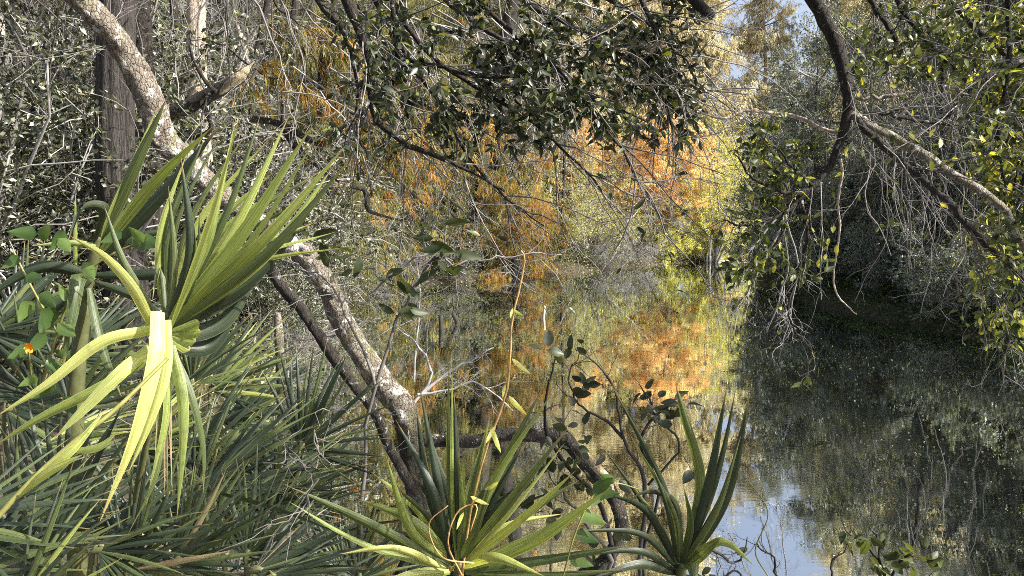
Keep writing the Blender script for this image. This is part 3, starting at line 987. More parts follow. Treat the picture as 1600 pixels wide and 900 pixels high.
# dark trunk close behind it
t = thing('tree', 'dark thin trunk close beside the big fluted cypress', 'tree', tuple(P(238, 560, 10.6)))
_, dp, dr = trunk_obj('trunk', [(242, 560, 10.6, 26), (240, 420, 10.6, 19), (236, 250, 10.6, 17), (226, 120, 10.6, 15), (218, -20, 10.6, 14), (214, -200, 10.6, 10)], M['bark_dark'], t, 40, 16, .03, rng=rb)
g = Geo(); limb_twigs(g, rb, dp, dr, 40, 1.1, 7, .35, .35)
tag(build('branches', g, M['twig_dark'], t), kind='stuff')
# smooth tan trunk
t = thing('tree', 'smooth tan trunk lit on one side behind the broken limb', 'tree', tuple(P(318, 560, 12.5)))
_, dp, dr = trunk_obj('trunk', [(322, 560, 12.5, 20), (320, 330, 12.5, 17), (312, 200, 12.5, 15), (308, 100, 12.5, 14), (306, -20, 12.5, 13), (304, -260, 12.5, 9)], M['bark_pale'], t, 40, 16, .02, rng=rb)
g = Geo(); limb_twigs(g, rb, dp, dr, 46, 1.3, 7, .4, .35)
tag(build('branches', g, M['twig_pale'], t), kind='stuff')
# slim trunks further back in the wood
for px, Y, r, mat, lab in [(24, 13, 8, 'bark_dark', 'slim dark trunk at the outer edge of the left wood'), (410, 17, 7, 'bark_dark', 'slim dark trunk behind the broken limb'),
                           (455, 19, 6, 'bark_cypress', 'slim grey trunk behind the orange sprays'), (520, 20, 7, 'bark_dark', 'slim dark trunk behind the overhanging branch'),
                           (745, 30, 13, 'bark_cypress', 'grey cypress trunk seen through the twigs above the cove'), (794, 31, 14, 'bark_cypress', 'broad grey cypress trunk above the rusty drooping cypress'),
                           (875, 33, 2.6, 'bark_cypress', 'thin grey trunk behind the pale olive willow'), (275, 15, 7, 'bark_dark', 'slim dark trunk between the tan and the fluted trunk'),
                           (100, 15, 9, 'bark_cypress', 'slim grey trunk behind the dense olive shrub')]:
    yb = 333 + CAM_H / Y * FPX
    t = thing('tree', lab, 'tree', tuple(P(px, yb, Y)))
    k = RP.uniform(-20, 20)
    _, dp, dr = trunk_obj('trunk', [(px, yb + 15, Y, r * 1.7), (px + k * .3, yb - 60, Y, r), (px + k, 150, Y, r * .9), (px - k, -40, Y, r * .8), (px - k, -300, Y, r * .5)], M[mat], t, 30, 12, .03, rng=rb)
    g = Geo(); limb_twigs(g, rb, dp, dr, 34, 1.5, 7, .5, .3)
    tag(build('branches', g, M['twig_grey' if r > 7 else 'twig_dark'], t), kind='stuff')

RS[0] = .8
# broken limb lying across
t = thing('broken_limb', 'broken pale limb caught across the trunks above the palmetto', 'fallen branch', tuple(P(300, 170, 10)))
trunk_obj('limb', [(205, 210, 10.0, 9), (250, 185, 9.9, 13), (300, 163, 9.8, 15), (345, 140, 9.7, 13), (385, 112, 9.6, 10)], M['bark_dark'], t, 30, 14, .07, rng=rb)
trunk_obj('broken_end', [(345, 145, 9.62, 4), (360, 130, 9.5, 9), (376, 118, 9.45, 9), (390, 104, 9.45, 3), (397, 96, 9.45, 1)], M['wood'], t, 24, 12, .2, rng=rb)
trunk_obj('side_branch', [(345, 150, 9.7, 4), (322, 128, 9.5, 4), (303, 95, 9.4, 3), (296, 70, 9.3, 1)], M['bark_dark'], t, 16, 8, .05, rng=rb)
trunk_obj('side_branch', [(318, 165, 9.7, 6), (330, 200, 9.7, 5), (300, 215, 9.8, 4), (270, 205, 9.9, 2)], M['bark_dark'], t, 16, 8, .05, rng=rb)
t = thing('fallen_branch', 'dark crooked branch reaching out behind the palmetto tips', 'fallen branch', tuple(P(500, 215, 11)))
trunk_obj('limb', [(395, 185, 11, 6), (440, 195, 11, 7), (500, 225, 11, 6), (520, 208, 11, 5), (560, 196, 11, 3)], M['bark_dark'], t, 24, 10, .08, rng=rb)
trunk_obj('side_branch', [(440, 195, 11, 7), (470, 238, 11, 7), (500, 262, 11, 4), (530, 285, 11, 2)], M['bark_dark'], t, 16, 8, .08, rng=rb)
t = thing('fallen_branch', 'short black crooked branch hanging above the cove', 'fallen branch', tuple(P(570, 310, 12)))
trunk_obj('limb', [(548, 292, 12, 3), (570, 298, 12, 5), (574, 325, 12, 5), (590, 335, 12, 3), (640, 348, 12, 1.5)], M['bark_dark'], t, 24, 10, .08, rng=rb)

# slim stump in the water
t = thing('stump', 'slim grey dead trunk standing in the water by the palmettos', 'stump', tuple(P(440, 640, 9.4)))
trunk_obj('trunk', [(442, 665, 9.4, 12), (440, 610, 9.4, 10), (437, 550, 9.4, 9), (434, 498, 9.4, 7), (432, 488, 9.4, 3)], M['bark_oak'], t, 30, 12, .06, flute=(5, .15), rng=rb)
for px, y0, y1, Y, r, dx, lab in [(692, 540, 492, 15.5, 6, -4, 'short dark post standing in the weedy cove'), (722, 528, 490, 16.5, 5, -14, 'short leaning post beside the dark post in the cove'),
                          (848, 520, 478, 17.5, 3, 3, 'thin pale stake standing in the calm water'), (1372, 462, 380, 20.5, 3.5, -2, 'thin pale dead stem at the dark waterline'),
                          (1352, 432, 383, 21.5, 3, 2, 'shorter pale dead stem beside the thin one')]:
    t = thing('stake', lab, 'dead stem', tuple(P(px, y0, Y)))
    trunk_obj('stem', [(px, y0 + 8, Y, r * 1.2), (px + dx * .4, (y0 + y1) / 2, Y, r), (px + dx, y1, Y, r * .7)], M['bark_pale' if r < 4 else 'bark_cypress'], t, 14, 8, .06, rng=rb)

# ------------------------------------------------------------------ the leaning oak
RS[0] = .72
t = thing('leaning_oak', 'knobbly lichened trunk leaning from the bank up across the left', 'tree', tuple(P(655, 800, 6)))
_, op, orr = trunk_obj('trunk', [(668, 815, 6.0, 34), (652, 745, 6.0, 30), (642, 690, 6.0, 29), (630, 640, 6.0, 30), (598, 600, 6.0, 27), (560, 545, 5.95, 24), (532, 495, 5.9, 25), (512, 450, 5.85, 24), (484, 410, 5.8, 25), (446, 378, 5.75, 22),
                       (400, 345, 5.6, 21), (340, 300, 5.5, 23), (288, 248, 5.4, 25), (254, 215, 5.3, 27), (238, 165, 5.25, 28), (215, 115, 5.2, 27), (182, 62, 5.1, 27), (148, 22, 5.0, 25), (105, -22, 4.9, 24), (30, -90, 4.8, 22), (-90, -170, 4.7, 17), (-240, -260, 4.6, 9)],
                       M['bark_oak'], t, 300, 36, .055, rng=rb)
def knobs(pth, rad, spots, mat, par):
    for u, a_, s_ in spots:
        i = int(u * (len(pth) - 1))
        tt, aa, bb_ = frames(pth)
        c0 = pth[i] + (aa[i] * math.cos(a_) + bb_[i] * math.sin(a_)) * rad[i] * .75
        q = np.linspace(-1, 1, 7)
        pp = c0 + tt[i] * (q[:, None] * rad[i] * s_)
        rr_ = rad[i] * s_ * .8 * np.sqrt(np.clip(1.05 - q ** 2, .02, 1))
        g_ = Geo(); tubes(g_, pp, rr_, 12, .10, rb)
        build('knot', g_, mat, par, smooth=True)
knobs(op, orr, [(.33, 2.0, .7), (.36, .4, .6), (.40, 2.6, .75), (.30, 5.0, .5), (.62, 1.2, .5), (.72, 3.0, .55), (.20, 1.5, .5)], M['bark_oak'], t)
RS[0] = .66
_, sp_, sr_ = trunk_obj('side_stem', [(650, 770, 5.92, 12), (628, 735, 5.85, 12), (604, 690, 5.8, 12), (588, 648, 5.75, 13), (560, 610, 5.7, 13), (530, 570, 5.65, 13), (500, 525, 5.6, 13), (472, 485, 5.6, 13), (440, 448, 5.55, 13), (418, 415, 5.5, 12), (400, 385, 5.5, 10), (380, 350, 5.5, 8), (360, 318, 5.5, 5)],
                            M['bark_dark'], t, 120, 16, .08, rng=rb)
knobs(sp_, sr_, [(.3, 2.0, .8), (.45, 4.0, .8), (.62, 1.0, .7), (.75, 3.0, .8)], M['bark_dark'], t)
RS[0] = .8
g = Geo(); limb_twigs(g, rb, op[:90], orr, 12, .45, 5, .18, .1, -.02, 1.0, .004)
limb_twigs(g, rb, op[150:], orr, 16, .6, 6, .3, .1, -.02, 1.0, .003)
tag(build('twigs', g, M['twig_grey'], t), kind='stuff')
# dead grey branchlets at its foot
t = thing('dead_branch', 'bare grey twig spray rising beside the foot of the leaning oak', 'dead branches', tuple(P(640, 640, 6.1)))
g = Geo()
for pts in [[(640, 640, 6.1, 4), (672, 590, 6.1, 3), (650, 540, 6.1, 2), (620, 500, 6.1, 1)], [(640, 640, 6.1, 4), (690, 590, 6.2, 3), (740, 560, 6.2, 2), (770, 545, 6.2, 1)],
            [(655, 620, 6.1, 3), (700, 610, 6.1, 2), (752, 600, 6.1, 2), (800, 640, 6.1, 1)], [(650, 600, 6.1, 3), (655, 520, 6.1, 2), (655, 450, 6.1, 1.5), (650, 390, 6.1, 1)],
            [(660, 700, 6.0, 3), (600, 660, 5.9, 2), (560, 668, 5.9, 1.5), (530, 690, 5.9, 1)]]:
    p_, r_ = pxpath(pts, 14, .012, rb); tubes(g, p_, r_, 5, .05, rb)
    limb_twigs(g, rb, p_, r_, 7, .35, 4, .14, .2, 0, .7, .003)
    build('branch', g, M['twig_pale'], t)
    g = Geo()

# fallen log to the right of it
t = thing('fallen_log', 'dark mossy log arching over the water behind the middle palmetto', 'log', tuple(P(980, 900, 5.6)))
_, lp, lr = trunk_obj('log', [(640, 690, 6.0, 10), (690, 688, 6.0, 13), (735, 690, 6.0, 12), (785, 680, 6.0, 14), (840, 680, 5.95, 14), (880, 685, 5.9, 15), (915, 725, 5.8, 14), (945, 755, 5.75, 15), (968, 800, 5.7, 15), (978, 860, 5.6, 15), (985, 925, 5.5, 18)], M['bark_dark'], t, 80, 16, .08, rng=rb)
trunk_obj('bare_wood', [(905, 700, 5.72, 5), (930, 728, 5.65, 9), (950, 750, 5.6, 7), (960, 775, 5.6, 3)], M['wood'], t, 16, 10, .08, rng=rb)
trunk_obj('stub', [(700, 690, 5.95, 10), (712, 705, 5.8, 9), (722, 712, 5.7, 5)], M['bark_dark'], t, 10, 10, .08, rng=rb)
# floating branch
t = thing('floating_branch', 'thin dark branch floating among the sky reflections', 'fallen branch', tuple(P(1240, 742, 7)))
_, fp, fr_ = trunk_obj('limb', [(1165, 745, 7.0, 2), (1200, 750, 7.0, 4), (1235, 744, 7.05, 4), (1265, 730, 7.25, 3.5), (1310, 718, 7.45, 2)], M['bark_dark'], t, 24, 8, .08, rng=rb)
g = Geo(); limb_twigs(g, rb, fp, fr_, 8, .35, 3, .15, .2, 0, .6, .004); build('twigs', g, M['twig_dark'], t)
t = thing('floating_log', 'pale straight log lying at the far waterline', 'log', tuple(P(1150, 407, 37)))
trunk_obj('log', [(1105, 409, 38, 1.8), (1150, 407.5, 38.2, 2.2), (1232, 406.5, 38.5, 1.6)], M['bark_pale'], t, 16, 8, .05, rng=rb)

RS[0] = 1.0
# ------------------------------------------------------------------ palmettos
def blade_mesh(name, cl, wid, side, mat, fold=.5, vfold=None):
    """cl (n,3) centre line, wid (n) half widths, side (3,) or (n,3) across direction, V-folded, relative to its first point"""
    n = len(cl)
    t = nz(np.gradient(cl, axis=0))
    s = np.broadcast_to(side, (n, 3))
    s = nz(s - (s * t).sum(1)[:, None] * t)
    nn = np.cross(s, t)
    us = np.array([-1, -.5, 0, .5, 1])
    dep = np.array([1, .42, 0, .42, 1]) * fold
    V = cl[:, None] + wid[:, None, None] * (s[:, None] * us[None, :, None] * math.sqrt(max(.1, 1 - fold * fold * .6)) + nn[:, None] * dep[None, :, None])
    k = 5
    i = np.arange(n - 1)[:, None]
    j = np.arange(k - 1)[None]
    F = np.stack([i * k + j, i * k + j + 1, (i + 1) * k + j + 1, (i + 1) * k + j], -1).reshape(-1, 4)
    u = np.tile(us, n)
    v = np.repeat(np.linspace(0, 1, n), k)
    return mesh_raw(name, V.reshape(-1, 3) - cl[0], F, mat, {'u': u, 'v': v}, True)

def wprof(n, base=.45, peak=.32):
    v = np.linspace(0, 1, n)
    a = np.where(v < peak, base + (1 - base) * np.sin(np.clip(v / peak, 0, 1) * PI / 2), 1)
    b = np.where(v > peak, np.clip(1 - ((v - peak) / (1 - peak)) ** 1.7, 0, 1), 1)
    return np.maximum(a * b, .015)

def hero_leaflet(parent, pts, w, mat, roll=0.0, fold=.45, base=.45, peak=.32, n=20, name='leaflet'):
    """pts: (px,py,Y) control points; w full width in photo px at the widest"""
    cp = np.array([P(*q) for q in pts])
    cl = spline(cp, n)
    Ym = np.mean([q[2] for q in pts])
    wid = wprof(n, base, peak) * (w * .5 * Ym / FPX)
    mid = cl[n // 2]
    view = nz(mid - np.array([0, 0, CAM_H]))
    t = nz(cl[-1] - cl[0])
    s = nz(np.cross(t, view))
    f = np.cross(s, t)
    s = s * math.cos(roll) + f * math.sin(roll)
    me = blade_mesh(name, cl, wid, s, M[mat], fold)
    return link(name, me, parent, cl[0])

def stalk(name, parent, pts, mat, sides=8):
    p, r = pxpath(pts, 16)
    g = Geo(); tubes(g, p, r, sides, .01)
    return build(name, g, mat, parent, smooth=True, origin=p[0])

# shared leaflet shapes for the ordinary fronds: unit length along +Y
LFT = {}
def lft(mat, k):
    if (mat, k) not in LFT:
        rr = np.random.default_rng(100 + k)
        n = 12
        y = np.linspace(0, 1, n)
        dr = [0.0, .04, .10, .22][k % 4]
        z = -dr * y ** 2.2
        x = rr.normal(0, .03) * y ** 2
        yy = y * (1 - dr * .35 * y)
        cl = np.column_stack([x, yy, z])
        LFT[(mat, k)] = blade_mesh('leaflet', cl, wprof(n, .4, .35) * .026 * rr.uniform(.85, 1.15), np.array([1, 0, 0]), M[mat], -.5)
    return LFT[(mat, k)]

def frond(parent, hub, tipdir, normal, L, n=20, spread=1.25, mats=('palm',), root=None, rng=None, cup=.25, wide=1.0, Lvar=.12):
    """hub (px,py,Y); tipdir: world direction of the middle leaflet; normal: the blade's upper side"""
    rng = rng or RNG
    h = P(*hub)
    yv = nz(np.asarray(tipdir, float))
    nv = np.asarray(normal, float)
    nv = nz(nv - (nv @ yv) * yv)
    xv = np.cross(yv, nv)
    root = np.asarray(root) if root is not None else wpos(parent)
    g = Geo()
    mid = (h + root) / 2 + np.array([0, 0, .08]) - yv * .05
    pp = spline(np.array([root, mid, h - yv * .01, h + yv * .03]), 10)
    tubes(g, pp, np.linspace(.010, .006, 10), 6)
    hp = np.array([h - yv * .015, h + yv * .01, h + yv * .04])
    tubes(g, hp, np.array([.008, .014, .006]), 6)
    fo = build('frond', g, M['palm_stem'], parent, smooth=True, origin=h)
    for i in range(n):
        u = (i / (n - 1) * 2 - 1)
        a = u * spread + rng.normal(0, .03)
        d = yv * math.cos(a) + xv * math.sin(a)
        d = nz(d + nv * (cup * (1 - abs(u)) + rng.normal(0, .05)))
        l = L * .9 * (1 - .28 * abs(u) ** 2) * rng.uniform(1 - Lvar, 1 + Lvar)
        s = nz(np.cross(d, nv))
        up = np.cross(s, d)
        ro = rng.normal(0, .22) + u * .3
        s2 = s * math.cos(ro) + up * math.sin(ro)
        n2 = np.cross(s2, d)
        ws = l * wide * rng.uniform(.8, 1.15)
        mt = mats[rng.integers(len(mats))] if rng.random() > .012 else 'palm_dry'
        o = bpy.data.objects.new('leaflet', lft(mt, int(rng.integers(0, 4)) if rng.random() < .8 else 3))
        COL.objects.link(o)
        o.parent = fo
        mm = Matrix(((s2[0] * ws, d[0] * l, n2[0] * l, 0), (s2[1] * ws, d[1] * l, n2[1] * l, 0), (s2[2] * ws, d[2] * l, n2[2] * l, 0), (0, 0, 0, 1)))
        o.matrix_basis = Matrix.Translation(Vector(nz(d) * .012)) @ mm
    return fo

M['palm_stem'] = m_plain('palmetto_stem', (.09, .095, .04), .45, 30, .25)
def groundpt(px, Y):
    x = X(px, Y)
    return np.array([x, Y, gz(x, Y)])

# --- tall palmetto at the left
tA = thing('palmetto', 'tall palmetto with bright yellow drooping leaflets and a raised green fan', 'palmetto', tuple(groundpt(180, 2.3)))
stalk('stem', tA, [(180, 1330, 2.3, 14), (196, 1000, 2.25, 9), (214, 780, 2.15, 6), (240, 640, 2.03, 4.5), (260, 525, 1.97, 4.5)], M['palm_stem'])
fA = stalk('frond', tA, [(250, 590, 2.03, 4.5), (258, 550, 1.98, 5), (257, 515, 1.95, 9), (262, 490, 1.94, 5)], M['palm_stem'])
H_ = (260, 515, 1.94)
up_list = [
    ([H_, (270, 410, 1.95), (263, 290, 1.97)], 19, 'palm', .5), ([H_, (296, 400, 1.9), (283, 246, 1.9)], 25, 'palm_dark', .3),
    ([(262, 520, 1.9), (322, 350, 1.8), (379, 166, 1.72)], 17, 'palm_yellow', .9), ([(265, 520, 1.91), (332, 360, 1.85), (369, 182, 1.83)], 17, 'palm_light', -.8),
    ([H_, (350, 340, 1.9), (408, 176, 1.92)], 16, 'palm', .4), ([H_, (368, 350, 1.95), (452, 180, 2.0)], 22, 'palm_light', .3),
    ([H_, (376, 372, 1.9), (488, 196, 1.85)], 30, 'palm_light', -.3), ([H_, (392, 372, 1.85), (498, 208, 1.8)], 18, 'palm_light', .8),
    ([H_, (405, 385, 1.85), (540, 228, 1.82)], 28, 'palm_light', -.4), ([H_, (418, 392, 1.83), (549, 246, 1.78)], 26, 'palm', .5),
    ([H_, (412, 402, 1.9), (520, 262, 1.95)], 24, 'palm_light', .2), ([H_, (400, 430, 2.0), (505, 300, 2.05)], 30, 'palm_dark', -.2),
    ([H_, (378, 450, 2.02), (450, 372, 2.1)], 34, 'palm_dark', .1), ([(262, 530, 1.97), (350, 500, 2.05), (405, 418, 2.1)], 36, 'palm_dark', .2),
    ([(262, 535, 1.98), (330, 540, 2.05), (376, 470, 2.1)], 34, 'palm_dark', 0), ([H_, (330, 380, 1.86), (345, 262, 1.84)], 20, 'palm_light', -.9),
    ([H_, (250, 420, 2.0), (238, 470, 1.95)], 12, 'palm', .2), ([H_, (302, 430, 1.9), (312, 330, 1.9)], 18, 'palm', .8),
    ([(246, 498, 1.93), (192, 410, 1.9), (163, 322, 1.92)], 17, 'palm', .4)]
for q_ in range(12):
    a_ = -.35 + q_ * .095 + RP.uniform(-.02, .02)
    L_ = RP.uniform(270, 350)
    up_list.append(([(262, 520, 2.0), (262 + L_ * .5 * math.sin(a_ + .25), 515 - L_ * .5 * math.cos(a_ + .2), 2.0), (262 + L_ * math.sin(a_ + .45), 515 - L_ * math.cos(a_ + .45), 2.03)], RP.uniform(14, 22), RP.choice(['palm', 'palm_light', 'palm_light']), RP.uniform(-.9, .9)))
for pts, w, m, ro in up_list:
    hero_leaflet(fA, pts, w * .84, m, ro, .5)
fB = stalk('frond', tA, [(246, 590, 2.02, 4.5), (250, 545, 1.95, 4.5), (247, 500, 1.86, 7), (242, 490, 1.84, 5)], M['palm_stem'])
dn_list = [
    ([(248, 486, 1.82), (244, 560, 1.76), (212, 680, 1.72), (155, 818, 1.72)], 30, 'palm_yellow', .25, .9), ([(258, 500, 1.83), (256, 580, 1.78), (232, 660, 1.75), (200, 740, 1.74)], 26, 'palm_yellow', -.5, .8),
    ([(238, 516, 1.84), (160, 535, 1.78), (75, 600, 1.74), (-8, 652, 1.72)], 24, 'palm_yellow', .3, .8), ([(240, 540, 1.84), (190, 580, 1.76), (130, 640, 1.73), (84, 686, 1.72)], 27, 'palm_yellow', -.2, .7),
    ([(236, 560, 1.86), (150, 610, 1.82), (60, 655, 1.8), (-10, 698, 1.8)], 22, 'palm_light', .3, .6), ([(236, 508, 1.86), (205, 450, 1.8), (160, 400, 1.78), (108, 368, 1.77)], 24, 'palm_yellow', .6, .7),
    ([(262, 540, 1.86), (262, 640, 1.82), (246, 720, 1.8), (228, 790, 1.8)], 15, 'palm_light', .4, .6), ([(268, 540, 1.86), (284, 620, 1.82), (285, 700, 1.8), (276, 812, 1.8)], 22, 'palm_light', -.3, .6),
    ([(252, 560, 1.86), (250, 650, 1.82), (246, 740, 1.8), (200, 835, 1.8)], 12, 'palm', .3, .6), ([(270, 545, 1.88), (300, 620, 1.85), (318, 700, 1.85), (318, 770, 1.85)], 14, 'palm', .2, .6),
    ([(262, 540, 1.88), (270, 580, 1.9), (266, 620, 1.9)], 16, 'palm', .2, .7), ([(250, 520, 1.86), (236, 600, 1.85), (222, 660, 1.84), (190, 700, 1.84)], 16, 'palm', .2, .7)]
for q_ in range(9):                     # a few dead brown leaflets hanging under the head
    x1_ = RP.uniform(215, 330)
    dn_list.append(([(258, 535, 1.93), ((258 + x1_) / 2, 600, 1.93), (x1_, RP.uniform(660, 780), 1.93)], RP.uniform(7, 13), 'palm_dry', RP.uniform(-.8, .8), .6))
for pts, w, m, ro, ba in dn_list:
    hero_leaflet(fB, pts, w * .84, m, ro, .35, ba, .3, 24)
for a, b, w in [((312, 505), (290, 512), 20), ((314, 520), (290, 520), 18), ((306, 534), (285, 530), 18), ((296, 548), (280, 538), 16)]:
    hero_leaflet(fB, [(260, 522, 1.9), (b[0], b[1], 1.88), (a[0], a[1], 1.86)], w, 'palm_light', .3, .4, .5, .8, 10)

# --- upper-left palmetto behind it
tB = thing('palmetto', 'palmetto with two tall crossed blades and curled dark leaflets above the yellow leaf', 'palmetto', tuple(groundpt(130, 2.35)))
stalk('stem', tB, [(130, 1240, 2.35, 18), (122, 900, 2.33, 16), (118, 640, 2.3, 13), (135, 460, 2.28, 9)], M['palm_stem'])
fC = stalk('frond', tB, [(122, 560, 2.3, 8), (130, 480, 2.28, 8), (148, 400, 2.26, 8), (155, 370, 2.25, 6)], M['palm_stem'])
for pts, w, m, ro in [([(152, 385, 2.25), (205, 270, 2.2), (262, 150, 2.15)], 25, 'palm', .3), ([(158, 380, 2.25), (190, 300, 2.22), (250, 160, 2.2)], 14, 'palm_light', -.6),
                      ([(160, 392, 2.25), (240, 290, 2.2), (332, 198, 2.12)], 24, 'palm_light', -.4), ([(165, 396, 2.26), (255, 300, 2.22), (345, 195, 2.18)], 26, 'palm_dark', .3),
                      ([(150, 380, 2.25), (165, 330, 2.15), (130, 328, 2.1), (104, 385, 2.06)], 22, 'palm_dark', .8), ([(150, 385, 2.24), (110, 380, 2.2), (50, 384, 2.15)], 13, 'palm_light', .2),
                      ([(140, 430, 2.25), (60, 420, 2.2), (-30, 470, 2.15)], 26, 'palm_dark', .3), ([(140, 440, 2.24), (125, 430, 2.1), (112, 500, 2.04), (97, 580, 2.02)], 27, 'palm', .1),
                      ([(145, 430, 2.28), (260, 425, 2.25), (300, 398, 2.2)], 22, 'palm_dark', .3), ([(148, 440, 2.28), (220, 470, 2.25), (290, 525, 2.2)], 18, 'palm_dark', -.3),
                      ([(145, 400, 2.26), (230, 365, 2.3), (300, 372, 2.3)], 14, 'palm_dark', .2), ([(142, 440, 2.25), (70, 500, 2.2), (20, 590, 2.15)], 20, 'palm_dark', .4),
                      ([(118, 420, 2.26), (117, 360, 2.26), (118, 300, 2.26)], 8, 'palm_light', .2), ([(140, 450, 2.26), (160, 540, 2.2), (190, 620, 2.2)], 20, 'palm', .4)]:
    hero_leaflet(fC, pts, w * .88, m, ro, .5)

# --- middle palmetto
tC = thing('palmetto', 'middle palmetto with stiff two-toned upright leaflets over the water', 'palmetto', tuple(groundpt(715, 2.5)))
stalk('stem', tC, [(712, 1080, 2.55, 12), (712, 980, 2.55, 10), (715, 910, 2.52, 8)], M['palm_stem'])
fD = stalk('frond', tC, [(712, 990, 2.52, 8), (715, 930, 2.5, 8), (716, 898, 2.49, 9), (718, 880, 2.48, 5)], M['palm_stem'])
for pts, w, m, ro in [([(700, 880, 2.5), (640, 830, 2.45), (600, 705, 2.4)], 26, 'palm_light', .5), ([(704, 880, 2.5), (652, 830, 2.48), (603, 720, 2.45)], 26, 'palm', -.4),
                      ([(706, 876, 2.5), (668, 760, 2.52), (650, 632, 2.55)], 24, 'palm_dark', .3), ([(706, 876, 2.5), (684, 750, 2.55), (655, 600, 2.6)], 22, 'palm_dark', -.2),
                      ([(712, 876, 2.5), (700, 740, 2.5), (701, 575, 2.5)], 17, 'palm', .6), ([(714, 876, 2.5), (708, 740, 2.49), (707, 572, 2.48)], 14, 'palm_light', -.7),
                      ([(716, 876, 2.5), (742, 760, 2.45), (766, 648, 2.4)], 24, 'palm_light', -.4), ([(716, 876, 2.5), (735, 770, 2.42), (760, 672, 2.38)], 20, 'palm', .5),
                      ([(718, 876, 2.5), (770, 750, 2.46), (852, 598, 2.42)], 24, 'palm', .5), ([(718, 876, 2.5), (782, 740, 2.44), (866, 610, 2.4)], 20, 'palm_light', -.6),
                      ([(720, 880, 2.5), (790, 790, 2.42), (888, 668, 2.36)], 26, 'palm', .3), ([(722, 884, 2.5), (800, 800, 2.4), (884, 690, 2.34)], 14, 'palm_yellow', -.6),
                      ([(722, 884, 2.5), (815, 810, 2.42), (900, 735, 2.36)], 20, 'palm_light', .2), ([(724, 884, 2.5), (830, 800, 2.5), (905, 750, 2.5)], 18, 'palm', -.3),
                      ([(724, 888, 2.5), (840, 840, 2.4), (950, 765, 2.3)], 34, 'palm_light', .2), ([(726, 890, 2.5), (860, 872, 2.4), (985, 852, 2.3)], 24, 'palm', .4),
                      ([(726, 894, 2.5), (840, 900, 2.4), (980, 890, 2.3)], 22, 'palm', .1), ([(700, 888, 2.5), (580, 822, 2.42), (446, 758, 2.35)], 26, 'palm', .5),
                      ([(700, 890, 2.5), (570, 850, 2.4), (452, 784, 2.32)], 14, 'palm_light', -.4), ([(700, 892, 2.5), (620, 858, 2.4), (528, 866, 2.35)], 17, 'palm_yellow', .4),
                      ([(704, 894, 2.48), (640, 900, 2.4), (560, 930, 2.35)], 24, 'palm_light', .2), ([(716, 880, 2.45), (742, 830, 2.35), (770, 740, 2.3)], 20, 'palm', .2),
                      ([(716, 876, 2.5), (722, 800, 2.45), (716, 705, 2.45)], 16, 'palm_light', .2), ([(722, 884, 2.5), (770, 870, 2.35), (850, 900, 2.25)], 26, 'palm_light', .2),
                      ([(718, 880, 2.5), (760, 800, 2.5), (820, 690, 2.5)], 20, 'palm_dark', .2), ([(704, 880, 2.52), (690, 800, 2.6), (672, 690, 2.65)], 18, 'palm_light', .4)]:
    hero_leaflet(fD, pts, w * .78, m, ro, .5)
for q_ in range(16):
    a_ = -1.0 + q_ * .135 + RP.uniform(-.05, .05)
    L_ = RP.uniform(150, 270) * (1 - .25 * abs(a_))
    hero_leaflet(fD, [(714 + RP.uniform(-8, 8), 884, 2.52), (714 + L_ * .5 * math.sin(a_ * .9), 880 - L_ * .5 * math.cos(a_ * .9), 2.52 + RP.uniform(-.05, .1)), (714 + L_ * math.sin(a_ * 1.1), 880 - L_ * math.cos(a_ * 1.1), 2.55 + RP.uniform(-.1, .15))],
                 RP.uniform(13, 20), RP.choice(['palm', 'palm_dark', 'palm_light']), RP.uniform(-.9, .9), .5)
rf = np.random.default_rng(61)

